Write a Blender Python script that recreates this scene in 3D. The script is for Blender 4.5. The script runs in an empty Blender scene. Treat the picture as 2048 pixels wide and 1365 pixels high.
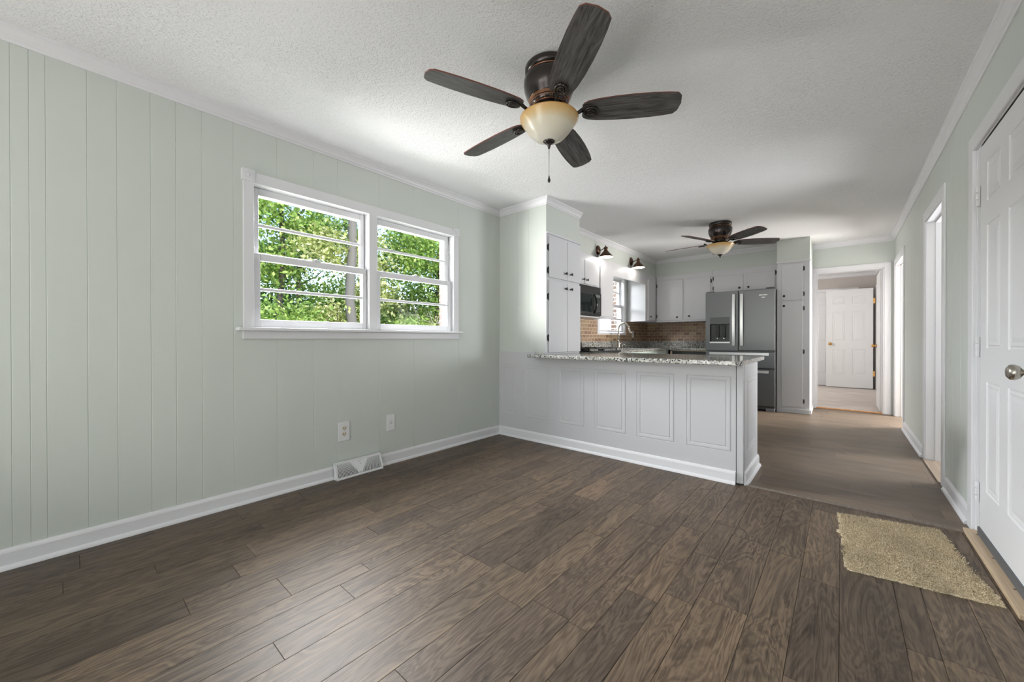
import bpy, bmesh, math, random
import numpy as np
from mathutils import Vector, Matrix
random.seed(7)
R_ = np.random.RandomState(11)
C = bpy.context.scene.collection
scene = bpy.context.scene
PI = math.pi

# ------------------------------------------------------------------ camera
F_PX, YAW, PITCH, ROLL = 767.263, .7096, -.0040, -.0009
CAM = Vector((2.853, -3.1139, 1.0316))
fw = Vector((-math.sin(YAW)*math.cos(PITCH), math.cos(YAW)*math.cos(PITCH), math.sin(PITCH)))
rt = Vector((math.cos(YAW), math.sin(YAW), 0))
up = rt.cross(fw)
r2 = rt*math.cos(ROLL) + up*math.sin(ROLL)
u2 = up*math.cos(ROLL) - rt*math.sin(ROLL)
cd = bpy.data.cameras.new('camera')
cam = bpy.data.objects.new('camera', cd); C.objects.link(cam)
M = Matrix(((r2.x, u2.x, -fw.x, CAM.x), (r2.y, u2.y, -fw.y, CAM.y), (r2.z, u2.z, -fw.z, CAM.z), (0, 0, 0, 1)))
cam.matrix_world = M
cd.sensor_fit = 'HORIZONTAL'; cd.sensor_width = 36; cd.lens = F_PX/2048*36
cd.clip_start = .02; cd.clip_end = 200
scene.camera = cam
# ------------------------------------------------------------------ colour management
vs = scene.view_settings
vs.view_transform = 'Standard'; vs.look = 'None'; vs.gamma = 1; vs.exposure = 0.43
vs.use_curve_mapping = False
# ------------------------------------------------------------------ sky and sun
w = bpy.data.worlds.new('world'); scene.world = w; w.use_nodes = True
nt = w.node_tree
bg = nt.nodes['Background']
sky = nt.nodes.new('ShaderNodeTexSky')
try:
    sky.sky_type = 'NISHITA'; sky.sun_disc = False; sky.sun_elevation = math.radians(48)
    sky.sun_rotation = math.radians(100); sky.air_density = 1.0; sky.dust_density = .6
except Exception:
    pass
nt.links.new(sky.outputs[0], bg.inputs[0]); bg.inputs[1].default_value = .35
sun = bpy.data.lights.new('sun', 'SUN'); sun.energy = 3.3; sun.angle = math.radians(1.0); sun.color = (1, .96, .88)
so = bpy.data.objects.new('sun', sun); C.objects.link(so)
so.rotation_euler = Vector((.80, -.22, .70)).to_track_quat('Z', 'Y').to_euler()
# ------------------------------------------------------------------ added area lamps, out of view, standing in for daylight
def area(name, loc, direction, sx, sy, power, color=(1, 1, 1), spread=180):
    l = bpy.data.lights.new(name, 'AREA'); l.shape = 'RECTANGLE'; l.size = sx; l.size_y = sy
    l.energy = power; l.color = color; l.spread = math.radians(spread)
    o = bpy.data.objects.new(name, l); C.objects.link(o); o.location = loc
    o.rotation_euler = Vector(direction).to_track_quat('-Z', 'Z').to_euler()
    return o
# added lamps out of view behind the camera, at rear, side and floor
area('fill_rear', (1.7, -8.9, 1.25), (0, 1, .5), 2.7, 1.9, 40, (1, .99, .975))
area('fill_rear_side', (3.3, -5.2, 1.45), (-.8, .6, 0), 2.2, 1.5, 22, (1, .99, .975))
area('fill_floor_up', (1.7, -4.7, .12), (.5, .5, 1), 2.2, 2.2, 56, (1, .985, .96))  # added uplight imitating bounce from a sunlit floor
area('fill_yard', (-1.55, -3.45, .95), (1, .62, .28), 1.9, 1.3, 300, (1, .99, .95))  # added outdoor lamp beside the window view, lifting right wall and kitchen
# added lamps outside the windows, above the view, boosting the skylight
area('fill_west_window', (-1.5, -1.5, 3.15), (1.5, 0, -1.25), 2.6, 1.4, 800, (.97, .985, 1))
area('fill_kitchen_window', (-1.3, 2.7, 3.0), (1.3, 0, -1.2), 1.6, 1.2, 330, (.97, .985, 1))
# added lamps in the bedroom and side rooms, standing in for daylight
area('fill_bedroom', (1.15, 6.2, 1.5), (1, 0, -.05), 1.6, 1.3, 31, (1, .97, .93))
area('fill_side_hall', (4.95, 4.45, 1.2), (-1, -.65, .05), .9, 1.8, 290, (1, .96, .92))
area('fill_side_bath', (4.7, 2.05, 1.2), (-1, -.55, .08), .9, 1.8, 100, (.95, .97, 1))

# ================================================================== helpers
ORG = {}
def thing(name, label=None, cat=None, loc=(0, 0, 0), group=None, kind=None):
    o = bpy.data.objects.new(name, None); C.objects.link(o); o.location = loc
    o.empty_display_size = .1
    ORG[o.name] = Vector(loc)
    tag(o, label, cat, group, kind)
    return o
def tag(o, label=None, cat=None, group=None, kind=None):
    if label: o['label'] = label
    if cat: o['category'] = cat
    if group: o['group'] = group
    if kind: o['kind'] = kind
    return o
def B(): return bmesh.new()
def obj(name, bm, mat, parent=None, label=None, bevel=0, smooth=False, loc=None, segs=2):
    """link a bmesh (made in world coordinates) as one mesh object"""
    me = bpy.data.meshes.new(name)
    org = Vector((0, 0, 0))
    if parent is not None: org = ORG[parent.name].copy()
    elif loc is not None: org = Vector(loc)
    if org.length: bmesh.ops.translate(bm, verts=bm.verts[:], vec=-org)
    bmesh.ops.recalc_face_normals(bm, faces=bm.faces[:])
    bm.to_mesh(me); bm.free()
    o = bpy.data.objects.new(name, me); C.objects.link(o)
    if isinstance(mat, (list, tuple)):
        for m in mat: me.materials.append(m)
    else: me.materials.append(mat)
    ORG[o.name] = org
    if parent is not None: o.parent = parent
    else: o.location = org
    if label: o['label'] = label
    if smooth:
        for p in me.polygons: p.use_smooth = True
    if bevel:
        md = o.modifiers.new('bevel', 'BEVEL'); md.width = bevel; md.segments = segs; md.limit_method = 'ANGLE'
        md.angle_limit = math.radians(40)
    return o
def struct(name, bm, mat, **k):
    o = obj(name, bm, mat, **k)
    if k.get('parent') is None: o['kind'] = 'structure'
    return o
def box(bm, x0, x1, y0, y1, z0, z1, mi=0):
    if x0 > x1: x0, x1 = x1, x0
    if y0 > y1: y0, y1 = y1, y0
    if z0 > z1: z0, z1 = z1, z0
    v = [bm.verts.new((x, y, z)) for z in (z0, z1) for x, y in ((x0, y0), (x1, y0), (x1, y1), (x0, y1))]
    for f in ((3, 2, 1, 0), (4, 5, 6, 7), (0, 1, 5, 4), (1, 2, 6, 5), (2, 3, 7, 6), (3, 0, 4, 7)):
        bm.faces.new([v[i] for i in f]).material_index = mi
    return bm
def bx(*a): return box(B(), *a)
def prism(bm, poly, axis, a0, a1):
    """extrude a 2-D polygon along axis; the other two axes in xyz order"""
    def P(p, a):
        if axis == 'x': return (a, p[0], p[1])
        if axis == 'y': return (p[0], a, p[1])
        return (p[0], p[1], a)
    lo = [bm.verts.new(P(p, a0)) for p in poly]; hi = [bm.verts.new(P(p, a1)) for p in poly]
    n = len(poly)
    bm.faces.new(lo[::-1]); bm.faces.new(hi)
    for i in range(n): bm.faces.new((lo[i], lo[(i+1) % n], hi[(i+1) % n], hi[i]))
    return bm
def frame_of(d):
    d = Vector(d).normalized()
    a = Vector((0, 0, 1)) if abs(d.z) < .9 else Vector((1, 0, 0))
    u = d.cross(a).normalized(); v = d.cross(u).normalized()
    return u, v, d
def lathe(bm, prof, c=(0, 0, 0), d=(0, 0, 1), n=32, squash=None, cap=True):
    """revolve (radius, height) pairs about direction d through c"""
    u, v, d = frame_of(d); c = Vector(c); rings = []
    for r, h in prof:
        rings.append([bm.verts.new(c + d*h + (u*math.cos(2*PI*k/n) + v*math.sin(2*PI*k/n)*(squash or 1))*max(r, 1e-5)) for k in range(n)])
    for a, b in zip(rings, rings[1:]):
        for k in range(n):
            f = bm.faces.new((a[k], a[(k+1) % n], b[(k+1) % n], b[k])); f.smooth = True
    if cap:
        bm.faces.new(rings[0][::-1]); bm.faces.new(rings[-1])
    return bm
def tube(bm, pts, r, n=12):
    pts = [Vector(p) for p in pts]; rs = r if isinstance(r, (list, tuple)) else [r]*len(pts)
    prev = None; rings = []
    for i, p in enumerate(pts):
        t = (pts[min(i+1, len(pts)-1)] - pts[max(i-1, 0)]).normalized()
        if prev is None: u, v, _ = frame_of(t)
        else:
            u = (prev - t*prev.dot(t)).normalized(); v = t.cross(u)
        prev = u
        rings.append([bm.verts.new(p + (u*math.cos(2*PI*k/n) + v*math.sin(2*PI*k/n))*rs[i]) for k in range(n)])
    for a, b in zip(rings, rings[1:]):
        for k in range(n):
            f = bm.faces.new((a[k], a[(k+1) % n], b[(k+1) % n], b[k])); f.smooth = True
    bm.faces.new(rings[0][::-1]); bm.faces.new(rings[-1])
    return bm
def arc(f, n=12): return [f(i/(n-1)) for i in range(n)]
def mold(bm, path, prof, side=1):
    """sweep a (distance from wall, z) profile along a plan path, mitred at corners; side=1: room on the left of travel"""
    P = [Vector((p[0], p[1], 0)) for p in path]; rows = []
    for i, p in enumerate(P):
        ns = []
        if i > 0:
            t = (P[i]-P[i-1]).normalized(); ns.append(Vector((-t.y, t.x, 0))*side)
        if i < len(P)-1:
            t = (P[i+1]-P[i]).normalized(); ns.append(Vector((-t.y, t.x, 0))*side)
        m = ns[0] if len(ns) == 1 else (ns[0]+ns[1])/(1+ns[0].dot(ns[1]))
        rows.append([bm.verts.new((p + m*d).to_tuple()[:2] + (z,)) for d, z in prof])
    n = len(prof)
    for a, b in zip(rows, rows[1:]):
        for k in range(n): bm.faces.new((a[k], a[(k+1) % n], b[(k+1) % n], b[k]))
    bm.faces.new(rows[0]); bm.faces.new(rows[-1][::-1])
    return bm
# plane mapping: 'x+' faces +x at value, 'x-' faces -x, 'y-' faces -y;  a = other horizontal axis, b = z, d = distance out
def plane(pl, val):
    if pl == 'x+': return lambda a, b, d: (val+d, a, b)
    if pl == 'x-': return lambda a, b, d: (val-d, a, b)
    if pl == 'y-': return lambda a, b, d: (a, val-d, b)
    if pl == 'y+': return lambda a, b, d: (a, val+d, b)
def pbox(bm, P, a0, a1, b0, b1, d0, d1):
    p, q = P(a0, b0, d0), P(a1, b1, d1)
    return box(bm, p[0], q[0], p[1], q[1], p[2], q[2])
RAISED = ((0, 0), (.004, -.005), (.012, -.005), (.018, -.001), (.032, -.004), (.05, 0.0))
def panel_slab(P, rect, panels, th, prof=RAISED):
    """slab whose front face carries routed panels; rect/panels = (a0, a1, b0, b1)"""
    bm = B(); a0, a1, b0, b1 = rect
    As = sorted({a0, a1} | {v for p in panels for v in p[:2]}); Bs = sorted({b0, b1} | {v for p in panels for v in p[2:]})
    def inside(a, b):
        for p in panels:
            if p[0] < a < p[1] and p[2] < b < p[3]: return True
        return False
    for i in range(len(As)-1):
        for j in range(len(Bs)-1):
            if inside((As[i]+As[i+1])/2, (Bs[j]+Bs[j+1])/2): continue
            bm.faces.new([bm.verts.new(P(a, b, 0)) for a, b in ((As[i], Bs[j]), (As[i+1], Bs[j]), (As[i+1], Bs[j+1]), (As[i], Bs[j+1]))])
    for p in panels:
        prev = None
        for ins, d in prof:
            cur = [bm.verts.new(P(a, b, d)) for a, b in ((p[0]+ins, p[2]+ins), (p[1]-ins, p[2]+ins), (p[1]-ins, p[3]-ins), (p[0]+ins, p[3]-ins))]
            if prev:
                for k in range(4): bm.faces.new((prev[k], prev[(k+1) % 4], cur[(k+1) % 4], cur[k]))
            prev = cur
        bm.faces.new(prev)
    rim = [(a0, b0), (a1, b0), (a1, b1), (a0, b1)]
    bk = [bm.verts.new(P(a, b, -th)) for a, b in rim]; bm.faces.new(bk)
    for k in range(4):
        e = [bm.verts.new(P(*rim[k], 0)), bm.verts.new(P(*rim[(k+1) % 4], 0))]
        bm.faces.new((e[0], e[1], bk[(k+1) % 4], bk[k]))
    bmesh.ops.remove_doubles(bm, verts=bm.verts[:], dist=1e-5)
    return bm

# ================================================================== materials
def mat(name, col=(.8, .8, .8), rough=.5, metal=0, **k):
    m = bpy.data.materials.new(name); m.use_nodes = True
    b = m.node_tree.nodes['Principled BSDF']
    b.inputs['Base Color'].default_value = (*col, 1); b.inputs['Roughness'].default_value = rough
    b.inputs['Metallic'].default_value = metal
    for kk, vv in k.items(): b.inputs[kk].default_value = vv
    return m
class N:
    """small node helper"""
    def __init__(s, m): s.m = m; s.t = m.node_tree; s.b = s.t.nodes['Principled BSDF']
    def new(s, ty, **k):
        n = s.t.nodes.new(ty)
        for kk, vv in k.items():
            if hasattr(n, kk): setattr(n, kk, vv)
            else: n.inputs[kk].default_value = vv
        return n
    def link(s, a, b): s.t.links.new(a, b)
    def coord(s, scale=(1, 1, 1), rot=(0, 0, 0)):
        tc = s.new('ShaderNodeTexCoord'); mp = s.new('ShaderNodeMapping')
        mp.inputs['Scale'].default_value = scale; mp.inputs['Rotation'].default_value = rot
        s.link(tc.outputs['Object'], mp.inputs[0]); return mp.outputs[0]
    def noise(s, vec, scale, detail=3, rough=.5, dist=0):
        n = s.new('ShaderNodeTexNoise'); n.inputs['Scale'].default_value = scale; n.inputs['Detail'].default_value = detail
        n.inputs['Roughness'].default_value = rough; n.inputs['Distortion'].default_value = dist
        if vec is not None: s.link(vec, n.inputs['Vector'])
        return n.outputs['Fac']
    def ramp(s, fac, stops, interp='LINEAR'):
        r = s.new('ShaderNodeValToRGB'); r.color_ramp.interpolation = interp
        e = r.color_ramp.elements
        while len(e) < len(stops): e.new(.5)
        for el, (p, c) in zip(e, stops):
            el.position = p; el.color = (*c, 1) if len(c) == 3 else c
        s.link(fac, r.inputs[0]); return r.outputs[0]
    def mix(s, fac, a, b, mode='MIX'):
        n = s.new('ShaderNodeMix', data_type='RGBA', blend_type=mode)
        for i, v in ((0, fac), (6, a), (7, b)):
            if hasattr(v, 'node'): s.link(v, n.inputs[i])
            elif i == 0: n.inputs[0].default_value = v
            else: n.inputs[i].default_value = (*v, 1)
        return n.outputs[2]
    def bump(s, h, strength, dist=.01):
        n = s.new('ShaderNodeBump'); n.inputs['Strength'].default_value = strength; n.inputs['Distance'].default_value = dist
        s.link(h, n.inputs['Height']); s.link(n.outputs[0], s.b.inputs['Normal'])
    def base(s, c): s.link(c, s.b.inputs['Base Color'])

def paint(name, col, rough=.45, var=.03, bump=.08):
    m = mat(name, col, rough); n = N(m)
    f = n.noise(n.coord(), 1.7, 2)
    n.base(n.mix(f, tuple(c*(1-var) for c in col), tuple(min(1, c*(1+var)) for c in col)))
    n.bump(n.noise(n.coord(), 90, 2), bump, .002)
    return m
SAGE = paint('sage_wall_paint', (.58, .615, .575), .42)
WHITE = paint('white_trim_paint', (.72, .72, .74), .35)
CABW = paint('white_cabinet_paint', (.63, .63, .655), .38)
DOORW = paint('white_door_paint', (.76, .76, .77), .38, bump=.03)
TAUPE = paint('taupe_bedroom_paint', (.50, .46, .435), .6)
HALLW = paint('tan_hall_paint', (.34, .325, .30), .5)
def ceiling_mat():
    m = mat('textured_ceiling_paint', (.72, .72, .725), .8); n = N(m)
    v = n.coord()
    a = n.noise(v, 95, 3, .55); pa = n.noise(v, 1.1, 2)
    s1 = n.ramp(a, [(.50, (0, 0, 0)), (.66, (1, 1, 1))])
    b = n.noise(v, 30, 4, .6, .5)
    s2 = n.ramp(b, [(.42, (0, 0, 0)), (.62, (1, 1, 1))])
    h = n.mix(.35, s1, s2)
    patch = n.ramp(pa, [(.30, (.15, .15, .15)), (.62, (1, 1, 1))])
    n.bump(n.mix(1.0, h, patch, 'MULTIPLY'), .75, .005)
    sp = n.ramp(n.noise(v, 105, 2, .5), [(.26, (.60, .60, .61)), (.31, (.84, .84, .845))])
    n.base(sp)
    return m
CEIL = ceiling_mat()
def wood_floor(name, dark, light, rough, gscale, contrast=1.0, bump=.25, redtint=(1, 1, 1)):
    m = mat(name, light, rough); n = N(m)
    at = n.new('ShaderNodeAttribute', attribute_name='plank')       # plank.xy: board coordinates (along, across); z: random id
    sep = n.new('ShaderNodeSeparateXYZ'); n.link(at.outputs['Vector'], sep.inputs[0])
    mul = n.new('ShaderNodeMath', operation='MULTIPLY'); n.link(sep.outputs[2], mul.inputs[0]); mul.inputs[1].default_value = 37.0
    comb = n.new('ShaderNodeCombineXYZ')
    n.link(sep.outputs[0], comb.inputs[0]); n.link(sep.outputs[1], comb.inputs[1]); n.link(mul.outputs[0], comb.inputs[2])
    def sc(x, y):
        mp = n.new('ShaderNodeMapping'); mp.inputs['Scale'].default_value = (x, y, 1); n.link(comb.outputs[0], mp.inputs[0]); return mp.outputs[0]
    fine = n.noise(sc(4.5*gscale, 120*gscale), 1.0, 6, .72, .5)
    fig = n.noise(sc(1.6*gscale, 9.0*gscale), 1.0, 4, .55, 1.0)
    mlt = n.new('ShaderNodeMath', operation='MULTIPLY'); n.link(fig, mlt.inputs[0]); mlt.inputs[1].default_value = 70
    sn = n.new('ShaderNodeMath', operation='SINE'); n.link(mlt.outputs[0], sn.inputs[0])
    mr = n.new('ShaderNodeMapRange'); n.link(sn.outputs[0], mr.inputs[0]); mr.inputs[1].default_value = -1
    blot = n.noise(sc(2.2, 5.0), 1.0, 3, .6)
    c = n.ramp(fine, [(.30, dark), (.70, light)])
    c = n.mix(.34*contrast, c, n.mix(mr.outputs[0], tuple(x*.92 for x in dark), tuple(x*1.08 for x in light)), 'MIX')
    c2 = n.mix(n.ramp(blot, [(.30, (0, 0, 0)), (.72, (1, 1, 1))]), tuple(.72 for _ in range(3)), (1.18, 1.16, 1.13))
    c = n.mix(1, c, c2, 'MULTIPLY')
    tone = n.ramp(sep.outputs[2], [(0, (.72, .72, .73)), (.35, (.95, .93, .92)), (.7, (1.05, 1.04, 1.0)), (1, (1.22, 1.17, 1.10))])
    if contrast < 1: tone = n.mix(contrast, (1, 1, 1), tone)
    c = n.mix(1, c, tone, 'MULTIPLY')
    if redtint != (1, 1, 1): c = n.mix(1, c, redtint, 'MULTIPLY')
    n.base(c)
    n.bump(fine, bump, .003)
    rr = n.new('ShaderNodeMapRange'); n.link(fine, rr.inputs[0]); rr.inputs[3].default_value = rough-.06; rr.inputs[4].default_value = rough+.12
    n.link(rr.outputs[0], n.b.inputs['Roughness'])
    n.b.inputs['Specular IOR Level'].default_value = .36
    return m
FLOORW = wood_floor('brown_plank_flooring', (.028, .0185, .0125), (.194, .144, .103), .43, 1.0)
FLOORK = wood_floor('light_plank_flooring', (.13, .096, .068), (.175, .134, .10), .42, .55, .35, .05)
def carpet_mat(name, a, b, sc=200):
    m = mat(name, a, .95); n = N(m)
    f = n.noise(n.coord(), sc, 3); g = n.noise(n.coord((1.2, 5, 1)), 2.3, 3)
    n.base(n.mix(1, n.ramp(f, [(.3, a), (.7, b)]), n.ramp(g, [(.35, (.86, .86, .86)), (.6, (1.05, 1.05, 1.05))]), 'MULTIPLY')); n.bump(f, .5, .01)
    return m
CARPET = carpet_mat('pale_carpet', (.50, .44, .40), (.66, .60, .56))
def granite():
    m = mat('speckled_granite', (.4, .4, .38), .10); n = N(m); v = n.coord()
    a = n.noise(v, 62, 3, .6); b = n.noise(v, 78, 2, .5); c = n.noise(v, 40, 3, .5)
    base = n.ramp(a, [(.30, (.13, .125, .12)), (.44, (.34, .335, .31)), (.55, (.50, .49, .47)), (.66, (.68, .67, .64))])
    base = n.mix(n.ramp(c, [(.56, (0, 0, 0)), (.64, (1, 1, 1))]), base, (.34, .34, .25))
    dk = n.ramp(b, [(.40, (1, 1, 1)), (.44, (0, 0, 0))])
    n.base(n.mix(dk, base, (.022, .026, .028)))
    n.b.inputs['Specular IOR Level'].default_value = .6
    return m
GRAN = granite()
def tile(name, axis):
    m = mat(name, (.4, .3, .2), .45); n = N(m)
    tc = n.new('ShaderNodeTexCoord'); sp = n.new('ShaderNodeSeparateXYZ'); cb = n.new('ShaderNodeCombineXYZ')
    n.link(tc.outputs['Object'], sp.inputs[0]); n.link(sp.outputs['xyz'.index(axis)], cb.inputs[0]); n.link(sp.outputs[2], cb.inputs[1])
    def br(c1, c2, mo, off=0):
        k = n.new('ShaderNodeTexBrick'); k.inputs['Scale'].default_value = 1
        k.inputs['Brick Width'].default_value = .104; k.inputs['Row Height'].default_value = .053; k.inputs['Mortar Size'].default_value = .0032
        k.inputs['Mortar Smooth'].default_value = .1; k.inputs['Bias'].default_value = 0
        k.inputs['Color1'].default_value = (*c1, 1); k.inputs['Color2'].default_value = (*c2, 1); k.inputs['Mortar'].default_value = (*mo, 1)
        n.link(cb.outputs[0], k.inputs['Vector']); return k
    k = br((0, 0, 0), (1, 1, 1), (0, 0, 0))
    col = n.ramp(k.outputs['Color'], [(0, (.17, .085, .045)), (.25, (.27, .15, .085)), (.5, (.36, .23, .13)), (.72, (.30, .17, .11)), (.88, (.40, .29, .15)), (1, (.24, .12, .07))])
    nz = n.noise(n.coord(), 38, 4, .6)
    col = n.mix(1, col, n.ramp(nz, [(.3, (.78, .78, .78)), (.7, (1.2, 1.2, 1.2))]), 'MULTIPLY')
    n.base(n.mix(k.outputs['Fac'], col, (.62, .56, .46)))
    inv = n.new('ShaderNodeMath', operation='SUBTRACT'); inv.inputs[0].default_value = 1; n.link(k.outputs['Fac'], inv.inputs[1])
    n.bump(inv.outputs[0], .6, .003)
    return m
TILEX = tile('brown_subway_tile_side', 'y'); TILEY = tile('brown_subway_tile_back', 'x')
def brick():
    m = mat('red_brown_brick', (.3, .15, .1), .85); n = N(m)
    tc = n.new('ShaderNodeTexCoord'); sp = n.new('ShaderNodeSeparateXYZ'); cb = n.new('ShaderNodeCombineXYZ'); ad = n.new('ShaderNodeMath', operation='ADD')
    n.link(tc.outputs['Object'], sp.inputs[0]); n.link(sp.outputs[0], ad.inputs[0]); n.link(sp.outputs[1], ad.inputs[1])
    n.link(ad.outputs[0], cb.inputs[0]); n.link(sp.outputs[2], cb.inputs[1])
    k = n.new('ShaderNodeTexBrick'); n.link(cb.outputs[0], k.inputs['Vector']); k.inputs['Scale'].default_value = 1
    k.inputs['Brick Width'].default_value = .2; k.inputs['Row Height'].default_value = .068; k.inputs['Mortar Size'].default_value = .006
    k.inputs['Color1'].default_value = (.055, .034, .027, 1); k.inputs['Color2'].default_value = (.085, .055, .043, 1); k.inputs['Mortar'].default_value = (.5, .47, .42, 1)
    n.base(k.outputs['Color']); return m
BRICK = brick()
def metal(name, col, rough, stretch=(1, 1, 1), b=.1):
    m = mat(name, col, rough, 1); n = N(m)
    n.bump(n.noise(n.coord(stretch), 60, 2), b, .001); return m
STEEL = metal('brushed_stainless_steel', (.17, .175, .18), .36, (1, 1, .04), .12)
STEELH = metal('bright_steel_handle', (.80, .80, .80), .30, (1, 1, 1), .02)
NICKEL = metal('brushed_nickel', (.46, .43, .38), .26, (1, 1, 1), .02)
BRASS = metal('polished_brass', (.72, .40, .13), .28, (1, 1, 1), .03)
BRONZE = mat('oiled_dark_bronze', (.060, .052, .050), .22, .8)
COPPER = mat('rubbed_copper_edge', (.33, .17, .10), .35, .9)
SCONCE = metal('antique_copper', (.13, .075, .050), .38, (1, 1, 1), .15)
SHADEIN = mat('white_enamel_inside', (.85, .85, .82), .4)
BLACK = mat('black_iron', (.012, .012, .013), .42)
BLKGL = mat('black_glass', (.012, .018, .018), .06)
BLKPL = mat('black_plastic', (.020, .022, .021), .28)
DGREY = mat('dark_grey_plastic', (.07, .07, .07), .4)
GREYP = mat('grey_panel', (.30, .31, .32), .35)
IVORY = mat('ivory_plastic', (.70, .66, .56), .35)
PLATE = mat('white_plastic', (.76, .76, .78), .3)
SLOT = mat('socket_slots', (.02, .018, .015), .6)
GOLDS = mat('brass_contacts', (.5, .33, .08), .3, .8)
GAP = mat('shadow_gap', (.03, .03, .03), .8)
RUBBER = mat('grey_rubber_sweep', (.10, .105, .11), .6)
def glass():
    m = bpy.data.materials.new('window_glass'); m.use_nodes = True; t = m.node_tree
    for x in list(t.nodes): t.nodes.remove(x)
    o = t.nodes.new('ShaderNodeOutputMaterial'); mx = t.nodes.new('ShaderNodeMixShader')
    tr = t.nodes.new('ShaderNodeBsdfTransparent'); gl = t.nodes.new('ShaderNodeBsdfGlossy'); lw = t.nodes.new('ShaderNodeLayerWeight'); pw = t.nodes.new('ShaderNodeMath'); pw.operation = 'POWER'; pw.inputs[1].default_value = 4.0; fr = t.nodes.new('ShaderNodeMath'); fr.operation = 'MULTIPLY_ADD'; fr.inputs[1].default_value = .55; fr.inputs[2].default_value = .002; t.links.new(lw.outputs['Facing'], pw.inputs[0]); t.links.new(pw.outputs[0], fr.inputs[0])
    gl.inputs['Roughness'].default_value = .02; lw.inputs['Blend'].default_value = .5
    t.links.new(fr.outputs[0], mx.inputs[0]); t.links.new(tr.outputs[0], mx.inputs[1]); t.links.new(gl.outputs[0], mx.inputs[2]); t.links.new(mx.outputs[0], o.inputs[0])
    return m
GLASS = glass()
def pine(name, a, b, sc):
    m = mat(name, a, .55); n = N(m)
    f = n.noise(n.coord((40, 1.2, 10)), sc, 5, .6, .4)
    n.base(n.ramp(f, [(.3, a), (.7, b)])); n.bump(f, .1, .002); return m
PINE = pine('bare_pine_board', (.42, .31, .20), (.60, .47, .33), 1.0)
PINE_DIM = pine('darkened_pine_strip', (.20, .15, .11), (.30, .235, .175), 1.0)  # pine darkened for the doorway strip, offsetting strong hall light in its colour
OAKST = pine('orange_oak_strip', (.45, .20, .07), (.62, .31, .12), 1.0)
STRIP = pine('grey_brown_transition_strip', (.13, .105, .085), (.20, .165, .135), 1.4)
def blade_mat():
    m = mat('dark_oak_blade', (.05, .05, .05), .42); n = N(m)
    at = n.new('ShaderNodeAttribute', attribute_name='along')
    mp = n.new('ShaderNodeMapping'); mp.inputs['Scale'].default_value = (5, 95, 1); n.link(at.outputs['Vector'], mp.inputs[0])
    f = n.noise(mp.outputs[0], 1.0, 5, .65, .9)
    mp2 = n.new('ShaderNodeMapping'); mp2.inputs['Scale'].default_value = (2.2, 16, 1); n.link(at.outputs['Vector'], mp2.inputs[0])
    g = n.noise(mp2.outputs[0], 1.0, 3, .5, 1.5)
    ml = n.new('ShaderNodeMath', operation='MULTIPLY'); n.link(g, ml.inputs[0]); ml.inputs[1].default_value = 40
    sn = n.new('ShaderNodeMath', operation='SINE'); n.link(ml.outputs[0], sn.inputs[0])
    mr = n.new('ShaderNodeMapRange'); n.link(sn.outputs[0], mr.inputs[0]); mr.inputs[1].default_value = -1
    c = n.ramp(f, [(.36, (.018, .016, .016)), (.62, (.15, .142, .138))])
    n.base(n.mix(.4, c, n.mix(mr.outputs[0], (.022, .02, .02), (.12, .11, .108))))
    n.bump(f, .3, .002); n.b.inputs['Specular IOR Level'].default_value = .4
    return m
BLADE = blade_mat()
BLEDGE = mat('reddish_blade_edge', (.16, .055, .035), .5)
def bowl_mat():
    m = mat('amber_alabaster_glass', (.85, .80, .68), .22); n = N(m)
    tc = n.new('ShaderNodeTexCoord'); sp = n.new('ShaderNodeSeparateXYZ'); n.link(tc.outputs['Object'], sp.inputs[0])
    mr = n.new('ShaderNodeMapRange'); n.link(sp.outputs[2], mr.inputs[0])
    mr.inputs[1].default_value = -.385; mr.inputs[2].default_value = -.262
    ad = n.new('ShaderNodeMath', operation='ADD'); n.link(mr.outputs[0], ad.inputs[0])
    nz = n.noise(n.coord(), 9, 3); sb = n.new('ShaderNodeMath', operation='MULTIPLY_ADD'); n.link(nz, sb.inputs[0]); sb.inputs[1].default_value = .35; sb.inputs[2].default_value = -.175
    n.link(sb.outputs[0], ad.inputs[1])
    n.base(n.ramp(ad.outputs[0], [(.0, (.82, .79, .70)), (.55, (.80, .73, .58)), (.78, (.74, .53, .26)), (1, (.62, .33, .09))]))
    n.b.inputs['Transmission Weight'].default_value = 0
    n.b.inputs['Subsurface Weight'].default_value = .25; n.b.inputs['Subsurface Radius'].default_value = (.03, .02, .01)
    return m
BOWL = bowl_mat()
def emit(name, col, s):
    m = mat(name, col, .5); b = m.node_tree.nodes['Principled BSDF']
    b.inputs['Emission Color'].default_value = (*col, 1); b.inputs['Emission Strength'].default_value = s; return m
BULB = emit('lit_bulb', (1, .96, .88), 4)

# ================================================================== dimensions
H = 2.44; XR = 3.40; YF = 4.2225; YREAR = -9.0
BX, BY = .627, .64            # pantry bump-out: right face, depth
SX, SY = .314, 3.806          # soffit faces
CT = .885                     # counter top height

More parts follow.
